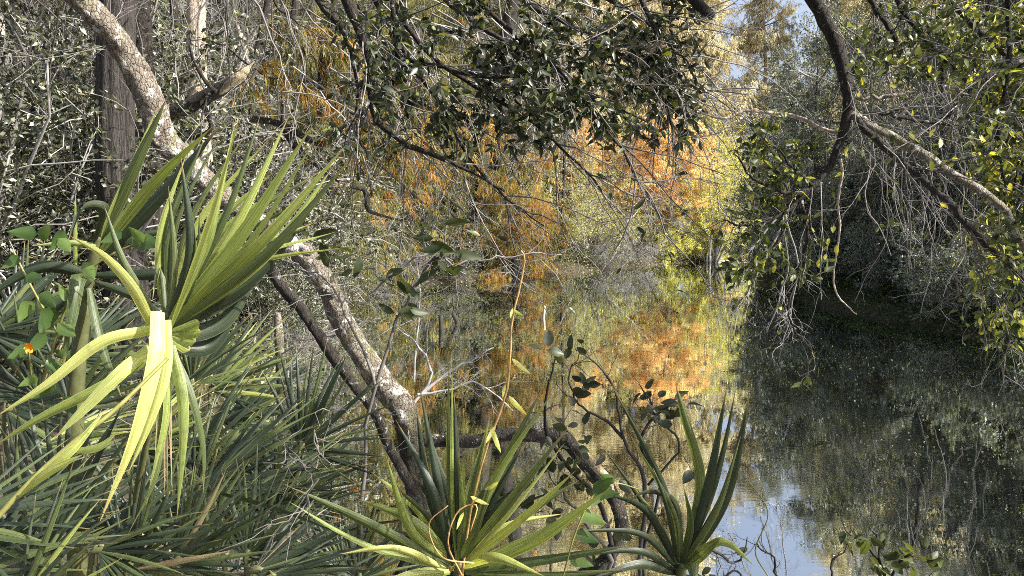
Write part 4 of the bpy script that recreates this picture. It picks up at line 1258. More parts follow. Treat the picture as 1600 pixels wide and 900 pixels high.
# --- right palmetto
tD = thing('palmetto', 'dark green palmetto at the bottom with blades standing against the reflections', 'palmetto', tuple(groundpt(1062, 2.7)))
stalk('stem', tD, [(1062, 1060, 2.7, 18), (1062, 980, 2.7, 15), (1064, 915, 2.7, 12)], M['palm_stem'])
fE = stalk('frond', tD, [(1062, 980, 2.7, 8), (1064, 925, 2.7, 8), (1064, 895, 2.69, 9), (1066, 882, 2.68, 5)], M['palm_stem'])
for pts, w, m, ro in [([(1064, 880, 2.7), (1094, 760, 2.7), (1068, 650, 2.7), (1056, 602, 2.72)], 22, 'palm', .2), ([(1068, 880, 2.7), (1105, 760, 2.68), (1136, 602, 2.66)], 22, 'palm_dark', .3),
                      ([(1068, 880, 2.7), (1110, 780, 2.7), (1132, 700, 2.7), (1150, 606, 2.7)], 15, 'palm_dark', -.4), ([(1070, 882, 2.7), (1135, 770, 2.66), (1172, 612, 2.62)], 25, 'palm_dark', .2),
                      ([(1068, 884, 2.7), (1120, 800, 2.64), (1158, 680, 2.6)], 16, 'palm', -.5), ([(1060, 880, 2.7), (1035, 760, 2.66), (955, 600, 2.6)], 17, 'palm_dark', .2),
                      ([(1060, 880, 2.7), (1050, 800, 2.6), (985, 680, 2.55)], 15, 'palm', .4), ([(1060, 884, 2.7), (1000, 780, 2.62), (935, 690, 2.56)], 9, 'palm_dark', .1),
                      ([(1058, 884, 2.7), (1010, 800, 2.6), (935, 768, 2.55)], 18, 'palm_dark', .4), ([(1058, 888, 2.7), (1000, 835, 2.6), (880, 830, 2.5)], 14, 'palm_dark', .3),
                      ([(1056, 892, 2.7), (1000, 862, 2.6), (900, 868, 2.5)], 15, 'palm_dark', .2), ([(1056, 896, 2.7), (1000, 882, 2.6), (910, 910, 2.5)], 20, 'palm_dark', .1),
                      ([(1070, 888, 2.7), (1110, 850, 2.62), (1140, 850, 2.58), (1180, 885, 2.52)], 20, 'palm_light', .3), ([(1068, 886, 2.7), (1100, 860, 2.6), (1126, 840, 2.55)], 26, 'palm', .3),
                      ([(1066, 880, 2.7), (1056, 790, 2.62), (1010, 770, 2.58), (960, 800, 2.55)], 15, 'palm_dark', .3), ([(1064, 880, 2.7), (1078, 820, 2.66), (1068, 760, 2.64)], 16, 'palm', .3),
                      ([(1060, 884, 2.7), (1030, 820, 2.64), (990, 760, 2.6)], 15, 'palm', -.3), ([(1064, 888, 2.66), (1080, 880, 2.5), (1085, 920, 2.4)], 30, 'palm', .2),
                      ([(1062, 880, 2.7), (1046, 800, 2.6), (1020, 730, 2.56)], 15, 'palm_dark', -.2)]:
    hero_leaflet(fE, pts, w * .86, m, ro, .45)

# --- ordinary palmettos filling the left bank: (label, root px, root Y, fronds)
def dirv(dx, dy, dz):
    return np.array([dx, dy, dz], float)
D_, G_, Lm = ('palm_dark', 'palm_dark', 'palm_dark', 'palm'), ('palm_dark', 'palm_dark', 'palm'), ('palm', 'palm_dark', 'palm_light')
PLANTS = [
    ('palmetto', 'palmetto with a broad blue-green fan pointing out over the water', 300, 3.0, [
        ((312, 768, 2.9), dirv(.85, .25, .50), dirv(-.4, -.6, .7), .66, 20, .62, D_), ((300, 780, 3.0), dirv(.25, .4, .8), dirv(0, -1, .3), .5, 16, 1.0, D_),
        ((345, 800, 2.9), dirv(.9, .3, .15), dirv(-.1, -.4, 1), .62, 20, .8, D_), ((280, 740, 3.1), dirv(.5, .3, .5), dirv(-.4, -.7, .6), .6, 18, .9, G_)]),
    ('palmetto', 'low dark palmetto fanned out at the bottom edge beside the middle one', 398, 2.5, [
        ((398, 892, 2.5), dirv(.9, .2, .12), dirv(-.1, -.6, .9), .48, 24, 1.1, D_), ((385, 870, 2.6), dirv(.2, .3, .8), dirv(0, -1, .3), .4, 18, 1.2, D_),
        ((420, 900, 2.4), dirv(.9, -.2, .05), dirv(0, -.5, 1), .38, 18, .8, D_)]),
    ('palmetto', 'sunlit palmetto fans layered low under the yellow drooping leaflets', 120, 2.9, [
        ((60, 700, 2.8), dirv(.95, .1, .18), dirv(-.2, -.5, .9), .52, 20, .8, Lm), ((40, 740, 2.7), dirv(.9, 0, -.1), dirv(0, -.6, .9), .5, 18, .8, G_),
        ((180, 720, 3.1), dirv(.9, .2, .25), dirv(-.2, -.7, .7), .55, 20, .9, Lm), ((200, 700, 3.1), dirv(.9, .3, .5), dirv(-.4, -.8, .5), .5, 18, 1.0, Lm),
        ((110, 640, 3.0), dirv(.5, .2, .7), dirv(0, -1, .2), .5, 18, 1.1, G_)]),
    ('palmetto', 'close palmetto in the lower corner with long blades slanting up', 20, 1.6, [
        ((-60, 900, 1.55), dirv(.75, .25, .45), dirv(-.3, -.7, .6), .42, 14, .6, G_), ((-90, 820, 1.6), dirv(.8, .1, .1), dirv(0, -.6, .9), .42, 14, .8, G_),
        ((20, 960, 1.5), dirv(.6, .1, .55), dirv(-.3, -.8, .5), .36, 14, .9, Lm)]),
    ('palmetto', 'shadowed palmetto tangle behind the yellow stalk in the lower corner', 130, 2.2, [
        ((90, 830, 2.2), dirv(.3, .2, .8), dirv(0, -1, .2), .5, 20, 1.2, D_), ((150, 860, 2.1), dirv(.9, 0, .3), dirv(-.2, -.7, .7), .42, 20, 1.0, D_),
        ((60, 880, 2.0), dirv(-.1, .1, .9), dirv(0, -1, .1), .4, 18, 1.2, D_), ((200, 890, 2.1), dirv(.5, .1, .8), dirv(-.2, -1, .3), .4, 18, 1.2, G_)]),
    ('palmetto', 'palmetto with fine upright fans at the foot of the tall one', 245, 2.4, [
        ((240, 850, 2.4), dirv(-.2, .2, .8), dirv(0, -1, .2), .45, 20, 1.3, D_), ((275, 880, 2.3), dirv(.6, .1, .6), dirv(-.2, -1, .4), .42, 20, 1.1, D_),
        ((300, 860, 2.5), dirv(.1, .2, .9), dirv(0, -1, .1), .4, 20, 1.2, G_), ((330, 905, 2.4), dirv(-.5, 0, .5), dirv(0, -1, .3), .4, 18, 1.2, D_)]),
    ('palmetto', 'palmetto fans behind the tall one with narrow criss-crossed leaflets', 340, 3.9, [
        ((330, 610, 3.9), dirv(.7, .2, .45), dirv(-.3, -.8, .5), .6, 22, 1.0, Lm), ((300, 600, 3.8), dirv(.2, .2, .8), dirv(0, -1, .2), .55, 20, 1.2, D_),
        ((350, 660, 3.9), dirv(.9, .2, .3), dirv(-.2, -.8, .6), .6, 22, .9, D_), ((340, 690, 3.8), dirv(.8, 0, -.1), dirv(0, -.8, .6), .55, 20, .9, G_)]),
    ('palmetto', 'dark palmetto at the outer edge under the broad vine leaves', 20, 3.3, [
        ((30, 560, 3.3), dirv(.4, .2, .7), dirv(0, -1, .2), .6, 20, 1.2, D_), ((-20, 520, 3.2), dirv(.8, .1, .3), dirv(-.2, -.8, .5), .6, 20, 1.0, D_),
        ((60, 620, 3.2), dirv(-.4, .1, .7), dirv(0, -1, .2), .55, 20, 1.2, D_), ((100, 560, 3.4), dirv(.8, .2, .2), dirv(-.2, -.8, .6), .6, 20, .9, G_),
        ((10, 640, 3.1), dirv(.9, 0, -.1), dirv(0, -.7, .8), .55, 20, .9, G_)]),
    ('palmetto', 'palmetto further along the bank beneath the leaning oak', 440, 4.3, [
        ((430, 745, 4.3), dirv(.5, .2, .6), dirv(-.2, -1, .3), .6, 22, 1.1, D_), ((450, 770, 4.2), dirv(.9, .1, .25), dirv(-.1, -.7, .7), .6, 22, .9, D_),
        ((400, 740, 4.4), dirv(-.2, .2, .8), dirv(0, -1, .2), .55, 20, 1.2, D_)]),
    ('palmetto', 'palmetto holding one wide open fan low in front of the stump', 455, 3.4, [
        ((470, 700, 3.4), dirv(.6, .1, .75), dirv(-.3, -1, .25), .58, 24, 1.35, ('palm', 'palm_dark')), ((430, 800, 3.2), dirv(.35, -.1, .8), dirv(-.1, -1, .2), .5, 24, 1.45, D_)]),
    ('palmetto', 'small palmetto hugging the bottom edge between the two larger ones', 560, 3.0, [
        ((560, 905, 3.0), dirv(.2, .2, .6), dirv(0, -1, .2), .38, 18, 1.3, D_), ((540, 900, 3.0), dirv(-.7, 0, .4), dirv(0, -1, .4), .4, 18, 1.0, D_)]),
]
rf = np.random.default_rng(62)
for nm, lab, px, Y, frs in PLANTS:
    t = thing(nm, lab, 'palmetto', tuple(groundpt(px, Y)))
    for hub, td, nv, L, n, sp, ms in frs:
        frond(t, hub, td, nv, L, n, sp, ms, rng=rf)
# deep filling of far narrow leaflets under and behind (uncountable tangle)
g = Geo()
rr = np.random.default_rng(63)
V_, F_, U_, W_ = [], [], [], []
n_ = 8
base_prof = wprof(n_, .4, .35)
k0 = 0
for i in range(260):
    Y = rr.uniform(2.4, 5.2)
    pxx = rr.uniform(-120, 560)
    x = X(pxx, Y)
    if shore_dist(np.array([x]), np.array([Y]))[0] < .15:
        continue
    z0 = gz(x, Y)
    top = CAM_H - (rr.uniform(420, 760) if pxx < 330 else rr.uniform(640, 900)) / FPX * Y + 333 / FPX * Y
    z = z0 + rr.random() ** 1.3 * .8 * max(top - z0, .1)
    a = rr.uniform(0, 2 * PI)
    el = rr.normal(.45, .5)
    d = np.array([math.cos(a) * math.cos(el), math.sin(a) * math.cos(el), math.sin(el)])
    L = rr.uniform(.3, .6)
    tt = np.linspace(0, 1, n_)[:, None]
    cl = np.array([x, Y, z]) + d * L * tt + np.array([0, 0, -.18]) * L * tt ** 2
    s = nz(np.cross(d, rr.normal(size=3)))
    nn = np.cross(s, d)
    w = base_prof * rr.uniform(.007, .014)
    blk = np.stack([cl - s * w[:, None] + nn * w[:, None] * .5, cl, cl + s * w[:, None] + nn * w[:, None] * .5], 1).reshape(-1, 3)
    ii = np.arange(n_ - 1)[:, None]; jj = np.arange(2)[None]
    V_.append(blk)
    F_.append(np.stack([ii * 3 + jj, ii * 3 + jj + 1, (ii + 1) * 3 + jj + 1, (ii + 1) * 3 + jj], -1).reshape(-1, 4) + k0)
    U_.append(np.tile([-1, 0, 1], n_) + 2 * rr.random())
    W_.append(np.repeat(np.linspace(0, .9, n_), 3))
    k0 += n_ * 3
g.add(np.concatenate(V_), np.concatenate(F_), {'u': np.concatenate(U_), 'v': np.concatenate(W_)})
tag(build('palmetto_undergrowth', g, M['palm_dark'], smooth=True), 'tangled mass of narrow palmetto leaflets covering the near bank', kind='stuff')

# bare grey twigs tangled among the palmettos
t = thing('dead_branch', 'pale dead twigs tangled among the lower left palmettos', 'dead branches', tuple(P(200, 700, 2.3)))
g = Geo()
rt = np.random.default_rng(64)
for q in range(16):
    a0, b0, Y0 = rt.uniform(60, 520), rt.uniform(600, 880), rt.uniform(2.0, 3.8)
    an = rt.uniform(0, 6.28); Ln = rt.uniform(60, 140)
    p_, r_ = pxpath([(a0, b0, Y0, 1.6), (a0 + Ln * .5 * math.cos(an), b0 + Ln * .5 * math.sin(an), Y0, 1.2), (a0 + Ln * math.cos(an + .5), b0 + Ln * math.sin(an + .5), Y0 - .1, .7)], 12, .008, rt)
    tubes(g, p_, r_, 5, .05, rt)
    b2 = sprout(rt, p_, 6, .1, 1, .16, .8, 6, .35, 0); tubes(g, b2, taper(len(b2), 6, .0022, .001), 3, rng=rt)
    build('branch', g, M['twig_grey'], t)
    g = Geo()
# --- yellow-green leaning stalk across the lower left
t = thing('leaf_stalk', 'thin yellow-green stalk slanting up across the lower left palmettos', 'stalk', tuple(P(0, 830, 1.5)))
stalk('stalk', t, [(-40, 850, 1.45, 5), (40, 760, 1.5, 4.5), (110, 695, 1.55, 4), (180, 640, 1.6, 3.5), (262, 560, 1.7, 3)], M['stem_yellow'])
for pts, w in [([(60, 742, 1.5), (110, 705, 1.5), (165, 640, 1.55)], 14), ([(30, 775, 1.48), (70, 740, 1.46), (130, 710, 1.45)], 16), ([(100, 705, 1.52), (150, 700, 1.5), (182, 676, 1.5)], 13)]:
    hero_leaflet(t, pts, w, 'palm_light', .3, .3, .2, .5, 12, 'leaf')

# ------------------------------------------------------------------ single leaves on twigs
def leaf_mesh(name, mat, L, W, fold=.22, curl=.18, seed=0, heart=False, rv=.5):
    rr = np.random.default_rng(seed)
    n = 7
    y = np.linspace(0, 1, n)
    w = np.sin(np.clip(y, 0, 1) ** (.8 if not heart else .55) * PI) ** .8
    w[0] = .03; w[-1] = .02
    cl = np.column_stack([rr.normal(0, .03) * y ** 2, y, -curl * y ** 2]) * L
    V = []
    us = [-1, -.5, 0, .5, 1]
    for i in range(n):
        for u in us:
            V.append(cl[i] + np.array([u * w[i] * W / 2, 0, abs(u) * fold * w[i] * W / 2 + .02 * L * math.sin(i * 2.1 + u * 2) * abs(u)]))
    i = np.arange(n - 1)[:, None]; j = np.arange(4)[None]
    F = np.stack([i * 5 + j, i * 5 + j + 1, (i + 1) * 5 + j + 1, (i + 1) * 5 + j], -1).reshape(-1, 4)
    return mesh_raw(name, np.array(V), F, mat, {'rnd': np.full(len(V), rv)}, True)

def put_leaves(parent, meshes, pos, dirs, rng, scale=(.7, 1.2), up=.5, name='leaf', pick=None):
    base = wpos(parent)
    for q in range(len(pos)):
        d = nz(dirs[q])
        nrm = rng.normal(0, 1, 3) * (1 - up) + np.array([0, 0, up])
        s = nz(np.cross(d, nrm))
        n2 = np.cross(s, d)
        k = rng.uniform(*scale)
        o = bpy.data.objects.new(name, meshes[(pick[q] if pick is not None else rng.integers(len(meshes)))])
        COL.objects.link(o)
        o.parent = parent
        p = pos[q] - base
        o.matrix_basis = Matrix(((s[0] * k, d[0] * k, n2[0] * k, p[0]), (s[1] * k, d[1] * k, n2[1] * k, p[1]), (s[2] * k, d[2] * k, n2[2] * k, p[2]), (0, 0, 0, 1)))

def in_frame(pos):
    rel = pos - np.array([0, 0, CAM_H])
    fw = rel[:, 1] * ct - rel[:, 2] * st
    upc = rel[:, 1] * st + rel[:, 2] * ct
    px = 800 + rel[:, 0] / fw * FPX
    py = 450 - upc / fw * FPX
    return (fw > 0) & (px > -10) & (px < 1610) & (py > -10) & (py < 910), px, py

MAG = [leaf_mesh('leaf', M['leaf_magnolia'], .095, .036, seed=i, rv=v) for i, v in enumerate([.1, .3, .5, .7, .88, .3, .5, .96, .2, .4, .6])]
BAY = [leaf_mesh('leaf', M['leaf_bay'], .078, .034, seed=20 + i, rv=v) for i, v in enumerate([.15, .35, .5, .65, .8, .9, .97, .4])]
GLD = [leaf_mesh('leaf', M['leaf_gold'], .07, .042, seed=40 + i, rv=v) for i, v in enumerate([.3, .5, .65, .8, .9, 1.0])]

def leafy_limb(t, rng, limbs, n2, L2, n3, L3, meshes, single, mass_per, leafm, LL, WW, twigm, t0=.15, grav=-.03, r2=.007, bias=None, ang=.7, prefer=None, density=None, mass_shape='oval'):
    """limbs: list of (path, radii). single: how many separate leaf parts; the rest joined"""
    g = Geo(); b3s = []
    for p, r in limbs:
        b2 = sprout(rng, p, n2, t0, 1, L2, ang, 8, .16, grav, bias=bias)
        b3 = sprout(rng, b2, n3, .1, 1, L3, .65, 6, .22, grav)
        tubes(g, b2, taper(len(b2), 8, r2, r2 * .4), 4, rng=rng)
        tubes(g, b3, taper(len(b3), 6, r2 * .4, r2 * .22), 3, rng=rng)
        b3s.append(b3)
    tag(build('twigs', g, twigm, t), kind='stuff')
    b3 = np.concatenate(b3s)
    pos, d = along(rng, b3, mass_per, .3, 1.02)
    d = nz(d * .7 + rng.normal(0, .6, d.shape) + np.array([0, 0, -.25]))
    ok, px, py = in_frame(pos)
    if density is not None:
        keep = rng.random(len(pos)) < density(px, py, pos)
        pos, d, ok, px, py = pos[keep], d[keep], ok[keep], px[keep], py[keep]
    cand = np.where(ok)[0]
    if prefer is not None and len(cand):
        pr = prefer(px[cand], py[cand]) + rng.random(len(cand)) * .3
        cand = cand[np.argsort(-pr)]
    else:
        rng.shuffle(cand)
    sel = cand[:single]
    rest = np.ones(len(pos), bool); rest[sel] = False
    put_leaves(t, meshes, pos[sel], d[sel], rng, up=.4)
    if rest.any():
        gl2 = Geo()
        leaves(gl2, rng, pos[rest], d[rest], LL, WW, shape=mass_shape, up=.35)
        tag(build('foliage', gl2, leafm, t), kind='stuff')

RS[0] = .68
# --- overhanging tree, upper middle: rooted out of the picture on the near bank
ro = np.random.default_rng(71)
t = thing('overhanging_tree', 'dark-leaved tree whose branches hang in from above the water', 'tree', (-4.6, 2.6, gz(-4.6, 2.6)))
g = Geo()
trp = spline(np.array([[-4.6, 2.6, .1], [-4.4, 2.9, 2.5], [-3.8, 3.6, 4.6], [-2.4, 4.8, 5.9], [-.6, 5.8, 6.4], [1.2, 6.4, 6.3]]), 40)
tubes(g, trp, np.linspace(.17, .06, 40), 16, .04, ro)
build('trunk', g, M['bark_dark'], t, smooth=True)
LM = [  # (px, py, Y, r px)
    [(515, -120, 5.9, 14), (535, -20, 6, 13), (562, 45, 6, 12), (580, 95, 6, 10), (584, 180, 6, 9), (620, 212, 6, 7), (665, 235, 5.9, 6), (720, 258, 5.8, 4), (790, 300, 5.7, 2)],
    [(600, -60, 6.2, 7), (630, 30, 6.2, 6), (700, 110, 6.2, 5), (800, 165, 6.1, 4), (880, 230, 6.0, 3), (940, 300, 5.9, 1.5)],
    [(650, -60, 6.5, 7), (720, 20, 6.5, 6), (800, 70, 6.4, 5), (860, 110, 6.3, 4), (950, 160, 6.2, 3), (1040, 210, 6.1, 1.5)],
    [(560, -40, 6.3, 6), (600, 20, 6.3, 5), (640, 90, 6.3, 4.5), (700, 190, 6.2, 3.5), (760, 280, 6.1, 2.5), (850, 355, 6.0, 1.5)],
    [(760, -60, 6.8, 8), (830, 10, 6.8, 7), (910, 50, 6.7, 5), (980, 90, 6.6, 4), (1050, 150, 6.5, 2)],
    [(860, -80, 7.0, 8), (930, -20, 7.0, 7), (1000, 30, 6.9, 5), (1060, 80, 6.8, 3), (1090, 130, 6.8, 1.5)],
    [(620, 90, 6.1, 5), (700, 108, 6.1, 5), (760, 120, 6.1, 4), (830, 118, 6.0, 3), (900, 105, 6.0, 1.5)],
    [(700, -60, 6.0, 6), (790, 40, 6.0, 5), (880, 120, 5.9, 4), (960, 220, 5.8, 3), (1010, 300, 5.8, 1.5)],
    [(960, -80, 6.6, 7), (1000, 0, 6.6, 6), (1030, 70, 6.5, 4), (1040, 150, 6.5, 3), (1055, 215, 6.4, 1.5)],
    [(470, -60, 6.4, 6), (500, 10, 6.4, 5), (540, 60, 6.4, 4), (560, 150, 6.3, 3), (540, 230, 6.2, 1.5)],
]
limbs = []
for pts in LM:
    p, r = pxpath(pts, 26, .010, ro)
    g = Geo(); tubes(g, p, r, 8, .06, ro)
    build('branch', g, M['bark_dark'], t, smooth=True)
    limbs.append((p, r))
    # joins the trunk overhead
    k = np.argmin(np.linalg.norm(trp - p[0], axis=1))
    jp = spline(np.array([trp[k], (trp[k] + p[0]) / 2 + np.array([0, 0, .25]), p[0]]), 10)
    g = Geo(); tubes(g, jp, np.linspace(r[0] * 1.5, r[0], 10), 8, .04, ro)
    build('branch', g, M['bark_dark'], t, smooth=True)
def dens_mid(px, py, pos):
    d = np.clip((px - 470) / 170, .06, 1) * np.clip((np.where(px > 870, 236, 262) - py) / 70, .01, 1)
    d *= np.clip((1105 - px) / 30, 0, 1)
    out = (py < -10) & (px > 400) & (px < 1080)
    return np.where(out, .8, d)
leafy_limb(t, ro, limbs, 11, 1.0, 7, .34, MAG, 290, 17, M['leaf_magnolia'], .08, .032, M['twig_grey'], bias=(.25, 0, -.12),
           prefer=lambda px, py: py / 300 + (px > 800) * .4, density=dens_mid)
stub_p, stub_r = pxpath([(1040, -120, 6.2, 16), (1066, -30, 6.2, 14), (1085, 0, 6.2, 13), (1100, 14, 6.15, 12), (1114, 26, 6.1, 8)], 24, 0, ro)
g = Geo(); tubes(g, stub_p, stub_r, 12, .1, ro); build('stub', g, M['bark_dark'], t, smooth=True)
# background screen of twigs behind those leaves (same tree)
g = Geo()
for q in range(70):
    x0 = ro.uniform(420, 1060)
    y0 = ro.uniform(-60, 150)
    Y0 = ro.uniform(6.2, 8.0)
    a = ro.normal(.7, .5)
    Ln = ro.uniform(120, 330)
    p_, r_ = pxpath([(x0, y0, Y0, 1.8), (x0 + Ln * .5 * math.cos(a), y0 + Ln * .5 * math.sin(a), Y0, 1.3), (x0 + Ln * math.cos(a + .3), y0 + Ln * math.sin(a + .3) * .9, Y0 - .2, .7)], 12, .015, ro)
    tubes(g, p_, r_, 4, .04, ro)
    b2 = sprout(ro, p_, 5, .1, 1, .45, .6, 6, .2, -.02)
    tubes(g, b2, taper(len(b2), 6, .003, .0015), 3, rng=ro)
tag(build('thin_twigs', g, M['twig_pale'], t), kind='stuff')

RS[0] = .78
# --- right-hand overhanging tree
rr_ = np.random.default_rng(72)
t = thing('overhanging_tree', 'tree reaching in from the side with a dark forked branch and pale lit limb', 'tree', (7.2, 5.4, gz(7.2, 5.4)))
trp = spline(np.array([[7.2, 5.4, .1], [7.0, 5.6, 2.5], [6.3, 5.9, 4.8], [5.0, 6.1, 5.9], [3.4, 6.2, 6.0]]), 36)
g = Geo(); tubes(g, trp, np.linspace(.16, .06, 36), 14, .04, rr_); build('trunk', g, M['bark_dark'], t, smooth=True)
RM = [
    ([(1215, -110, 6.0, 17), (1262, -20, 6, 16), (1295, 40, 6, 14), (1314, 90, 6, 12), (1326, 140, 6, 12), (1327, 172, 6, 11), (1312, 225, 6, 8), (1296, 265, 5.95, 7), (1262, 298, 5.9, 6), (1225, 330, 5.9, 3)], 'bark_dark'),
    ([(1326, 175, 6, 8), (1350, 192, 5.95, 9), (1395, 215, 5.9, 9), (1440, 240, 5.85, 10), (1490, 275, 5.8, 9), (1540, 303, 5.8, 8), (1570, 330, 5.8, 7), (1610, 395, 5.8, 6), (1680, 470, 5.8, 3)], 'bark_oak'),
    ([(1340, 190, 5.9, 7), (1372, 222, 5.85, 7), (1420, 262, 5.8, 7), (1470, 308, 5.75, 7), (1510, 345, 5.7, 7), (1550, 395, 5.7, 6), (1610, 445, 5.7, 4)], 'bark_cypress'),
    ([(1680, 70, 6.2, 11), (1600, 95, 6.2, 9), (1565, 108, 6.2, 8), (1535, 128, 6.2, 7), (1500, 160, 6.2, 6), (1470, 188, 6.2, 3)], 'bark_cypress'),
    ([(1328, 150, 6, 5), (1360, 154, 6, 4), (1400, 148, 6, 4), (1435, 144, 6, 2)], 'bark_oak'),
    ([(1360, 175, 6.1, 4), (1400, 180, 6.1, 4), (1455, 192, 6.1, 3), (1520, 200, 6.1, 1.5)], 'bark_dark'),
    ([(1310, 210, 6.1, 4), (1265, 192, 6.2, 4), (1225, 176, 6.3, 3.5), (1170, 172, 6.3, 3), (1130, 185, 6.3, 2.4), (1085, 175, 6.3, 1)], 'bark_pale'),
    ([(1180, 175, 6.3, 3), (1150, 192, 6.3, 2), (1110, 212, 6.3, 1.5), (1075, 214, 6.3, 1)], 'bark_pale'),
    ([(1313, 250, 5.9, 3), (1316, 300, 5.9, 2.5), (1308, 380, 5.9, 2), (1305, 455, 5.9, 1.8), (1340, 490, 5.9, 1)], 'bark_pale'),
    ([(1440, -60, 6.8, 6), (1480, 0, 6.8, 5), (1530, 50, 6.8, 5), (1600, 110, 6.7, 4), (1660, 170, 6.7, 2)], 'bark_dark'),
    ([(1380, -60, 7.0, 6), (1420, 30, 7, 5), (1470, 90, 6.9, 4), (1540, 150, 6.8, 3), (1600, 210, 6.8, 2)], 'bark_dark'),
    ([(1560, -60, 6.6, 6), (1575, 30, 6.6, 5), (1570, 120, 6.5, 4), (1560, 220, 6.5, 3), (1575, 330, 6.4, 2)], 'bark_dark'),
    ([(1330, -60, 7.2, 5), (1370, 20, 7.2, 5), (1400, 60, 7.1, 4), (1380, 110, 7.0, 2)], 'bark_dark'),
    ([(1640, 200, 6.6, 6), (1600, 280, 6.6, 5), (1585, 370, 6.5, 4), (1580, 450, 6.5, 3), (1585, 530, 6.4, 2)], 'bark_dark'),
]
limbs = []
for k, (pts, mt) in enumerate(RM):
    p, r = pxpath(pts, 30, .008, rr_)
    g = Geo(); tubes(g, p, r, 10, .06, rr_)
    build('branch', g, M[mt], t, smooth=True)
    limbs.append((p, r))
    if pts[0][1] < 0 or pts[0][0] > 1620:
        kk = np.argmin(np.linalg.norm(trp - p[0], axis=1))
        jp = spline(np.array([trp[kk], (trp[kk] + p[0]) / 2 + np.array([0, 0, .2]), p[0]]), 10)
        g = Geo(); tubes(g, jp, np.linspace(r[0] * 1.4, r[0], 10), 8, .04, rr_); build('branch', g, M[mt], t, smooth=True)
over = []  # unseen leafy limbs added above the camera to dapple the palmettos with shade
for e_ in [(3.3, 1.3, 5.4), (3.9, .6, 5.6), (4.6, 1.6, 5.3), (5.4, .9, 5.5), (3.6, 2.2, 5.5), (4.8, 2.4, 5.6)]:
    c0 = trp[14]
    pth = spline(np.array([c0, (c0 * .5 + np.array(e_) * .5) + np.array([0, 0, .3]), np.array(e_)]), 16)
    g = Geo(); tubes(g, pth, np.linspace(.05, .012, 16), 8, .05, rr_); build('branch', g, M['bark_dark'], t, smooth=True)
    over.append(pth)
o2 = sprout(rr_, np.array(over), 14, .45, 1, .8, .9, 6, .2, -.02)
o3 = sprout(rr_, o2, 7, .1, 1, .3, .7, 4, .25, -.03)
g = Geo(); tubes(g, o2, taper(len(o2), 6, .007, .003), 4, rng=rr_); tubes(g, o3, taper(len(o3), 4, .003, .0015), 3, rng=rr_)
tag(build('twigs', g, M['twig_grey'], t), kind='stuff')
po_, do_ = along(rr_, o3, 12, .1, 1.05)
g = Geo(); leaves(g, rr_, po_ + rr_.normal(0, .05, po_.shape), nz(do_ + rr_.normal(0, .6, do_.shape)), .085, .04, shape='oval', up=.5)
tag(build('crown', g, M['leaf_bay'], t), kind='stuff')
def dens_r(px, py, pos):
    a = np.clip((px - 1490) / 90, 0, 1) * .9 * (py < 540)
    b = np.where((py < 120) & (px > 1335), .8, 0)
    c = np.where((px > 1150) & (px < 1330) & (py > 185) & (py < 440), .2, 0)
    d = np.where((px > 1330) & (px < 1560) & (py > 100) & (py < 430), .05, 0)
    e = np.where((px > 1255) & (px < 1345) & (py < 190), .08, 0)
    f = np.where((py < -10) & (px > 1280), .7, 0)
    return np.maximum.reduce([a, b, c, d, e, f])
main = [limbs[i] for i in (0, 1, 2, 3, 9, 10, 11, 12, 13)]
leafy_limb(t, rr_, main, 15, .95, 7, .32, BAY, 250, 10, M['leaf_bay'], .07, .034, M['twig_grey'], t0=.05,
           prefer=lambda px, py: (py > 150) * .6 + (px < 1320) * .6, density=dens_r, r2=.006)
# leafy sprigs over the far corner of the pool and gold leaves at the edge
t2 = thing('overhanging_branch', 'glossy leafy branch dropping towards the pool in front of the lime shrub', 'branch', tuple(P(1262, 298, 5.85)))
limbs = []
for pts in [[(1262, 298, 5.9, 5), (1225, 300, 5.8, 4), (1180, 280, 5.7, 3), (1150, 240, 5.7, 1.5)], [(1240, 320, 5.9, 4), (1205, 345, 5.8, 3), (1165, 352, 5.7, 2.5), (1130, 345, 5.7, 1.5)],
            [(1225, 330, 5.9, 4), (1215, 380, 5.8, 3), (1175, 410, 5.7, 2), (1140, 425, 5.7, 1.2)], [(1250, 310, 5.9, 4), (1262, 360, 5.8, 3), (1250, 420, 5.8, 2.5), (1232, 500, 5.7, 2), (1275, 557, 5.6, 1)],
            [(1270, 290, 5.9, 4), (1240, 262, 5.9, 3), (1215, 235, 5.9, 2), (1190, 215, 5.9, 1)]]:
    p, r = pxpath(pts, 20, .008, rr_)
    g = Geo(); tubes(g, p, r, 6, .06, rr_); build('branch', g, M['bark_dark'], t2, smooth=True)
    limbs.append((p, r))
leafy_limb(t2, rr_, limbs, 9, .30, 4, .13, BAY, 290, 9, M['leaf_bay'], .065, .032, M['twig_grey'], t0=.1, r2=.004,
           density=lambda px, py, pos: np.where(py < 440, .6, .1) * (px > 1138 - np.clip(py - 330, 0, 30)))
t3 = thing('overhanging_branch', 'sunlit yellow-green leafy branch hanging at the upper side edge', 'branch', tuple(P(1660, 60, 7.2)))
limbs = []
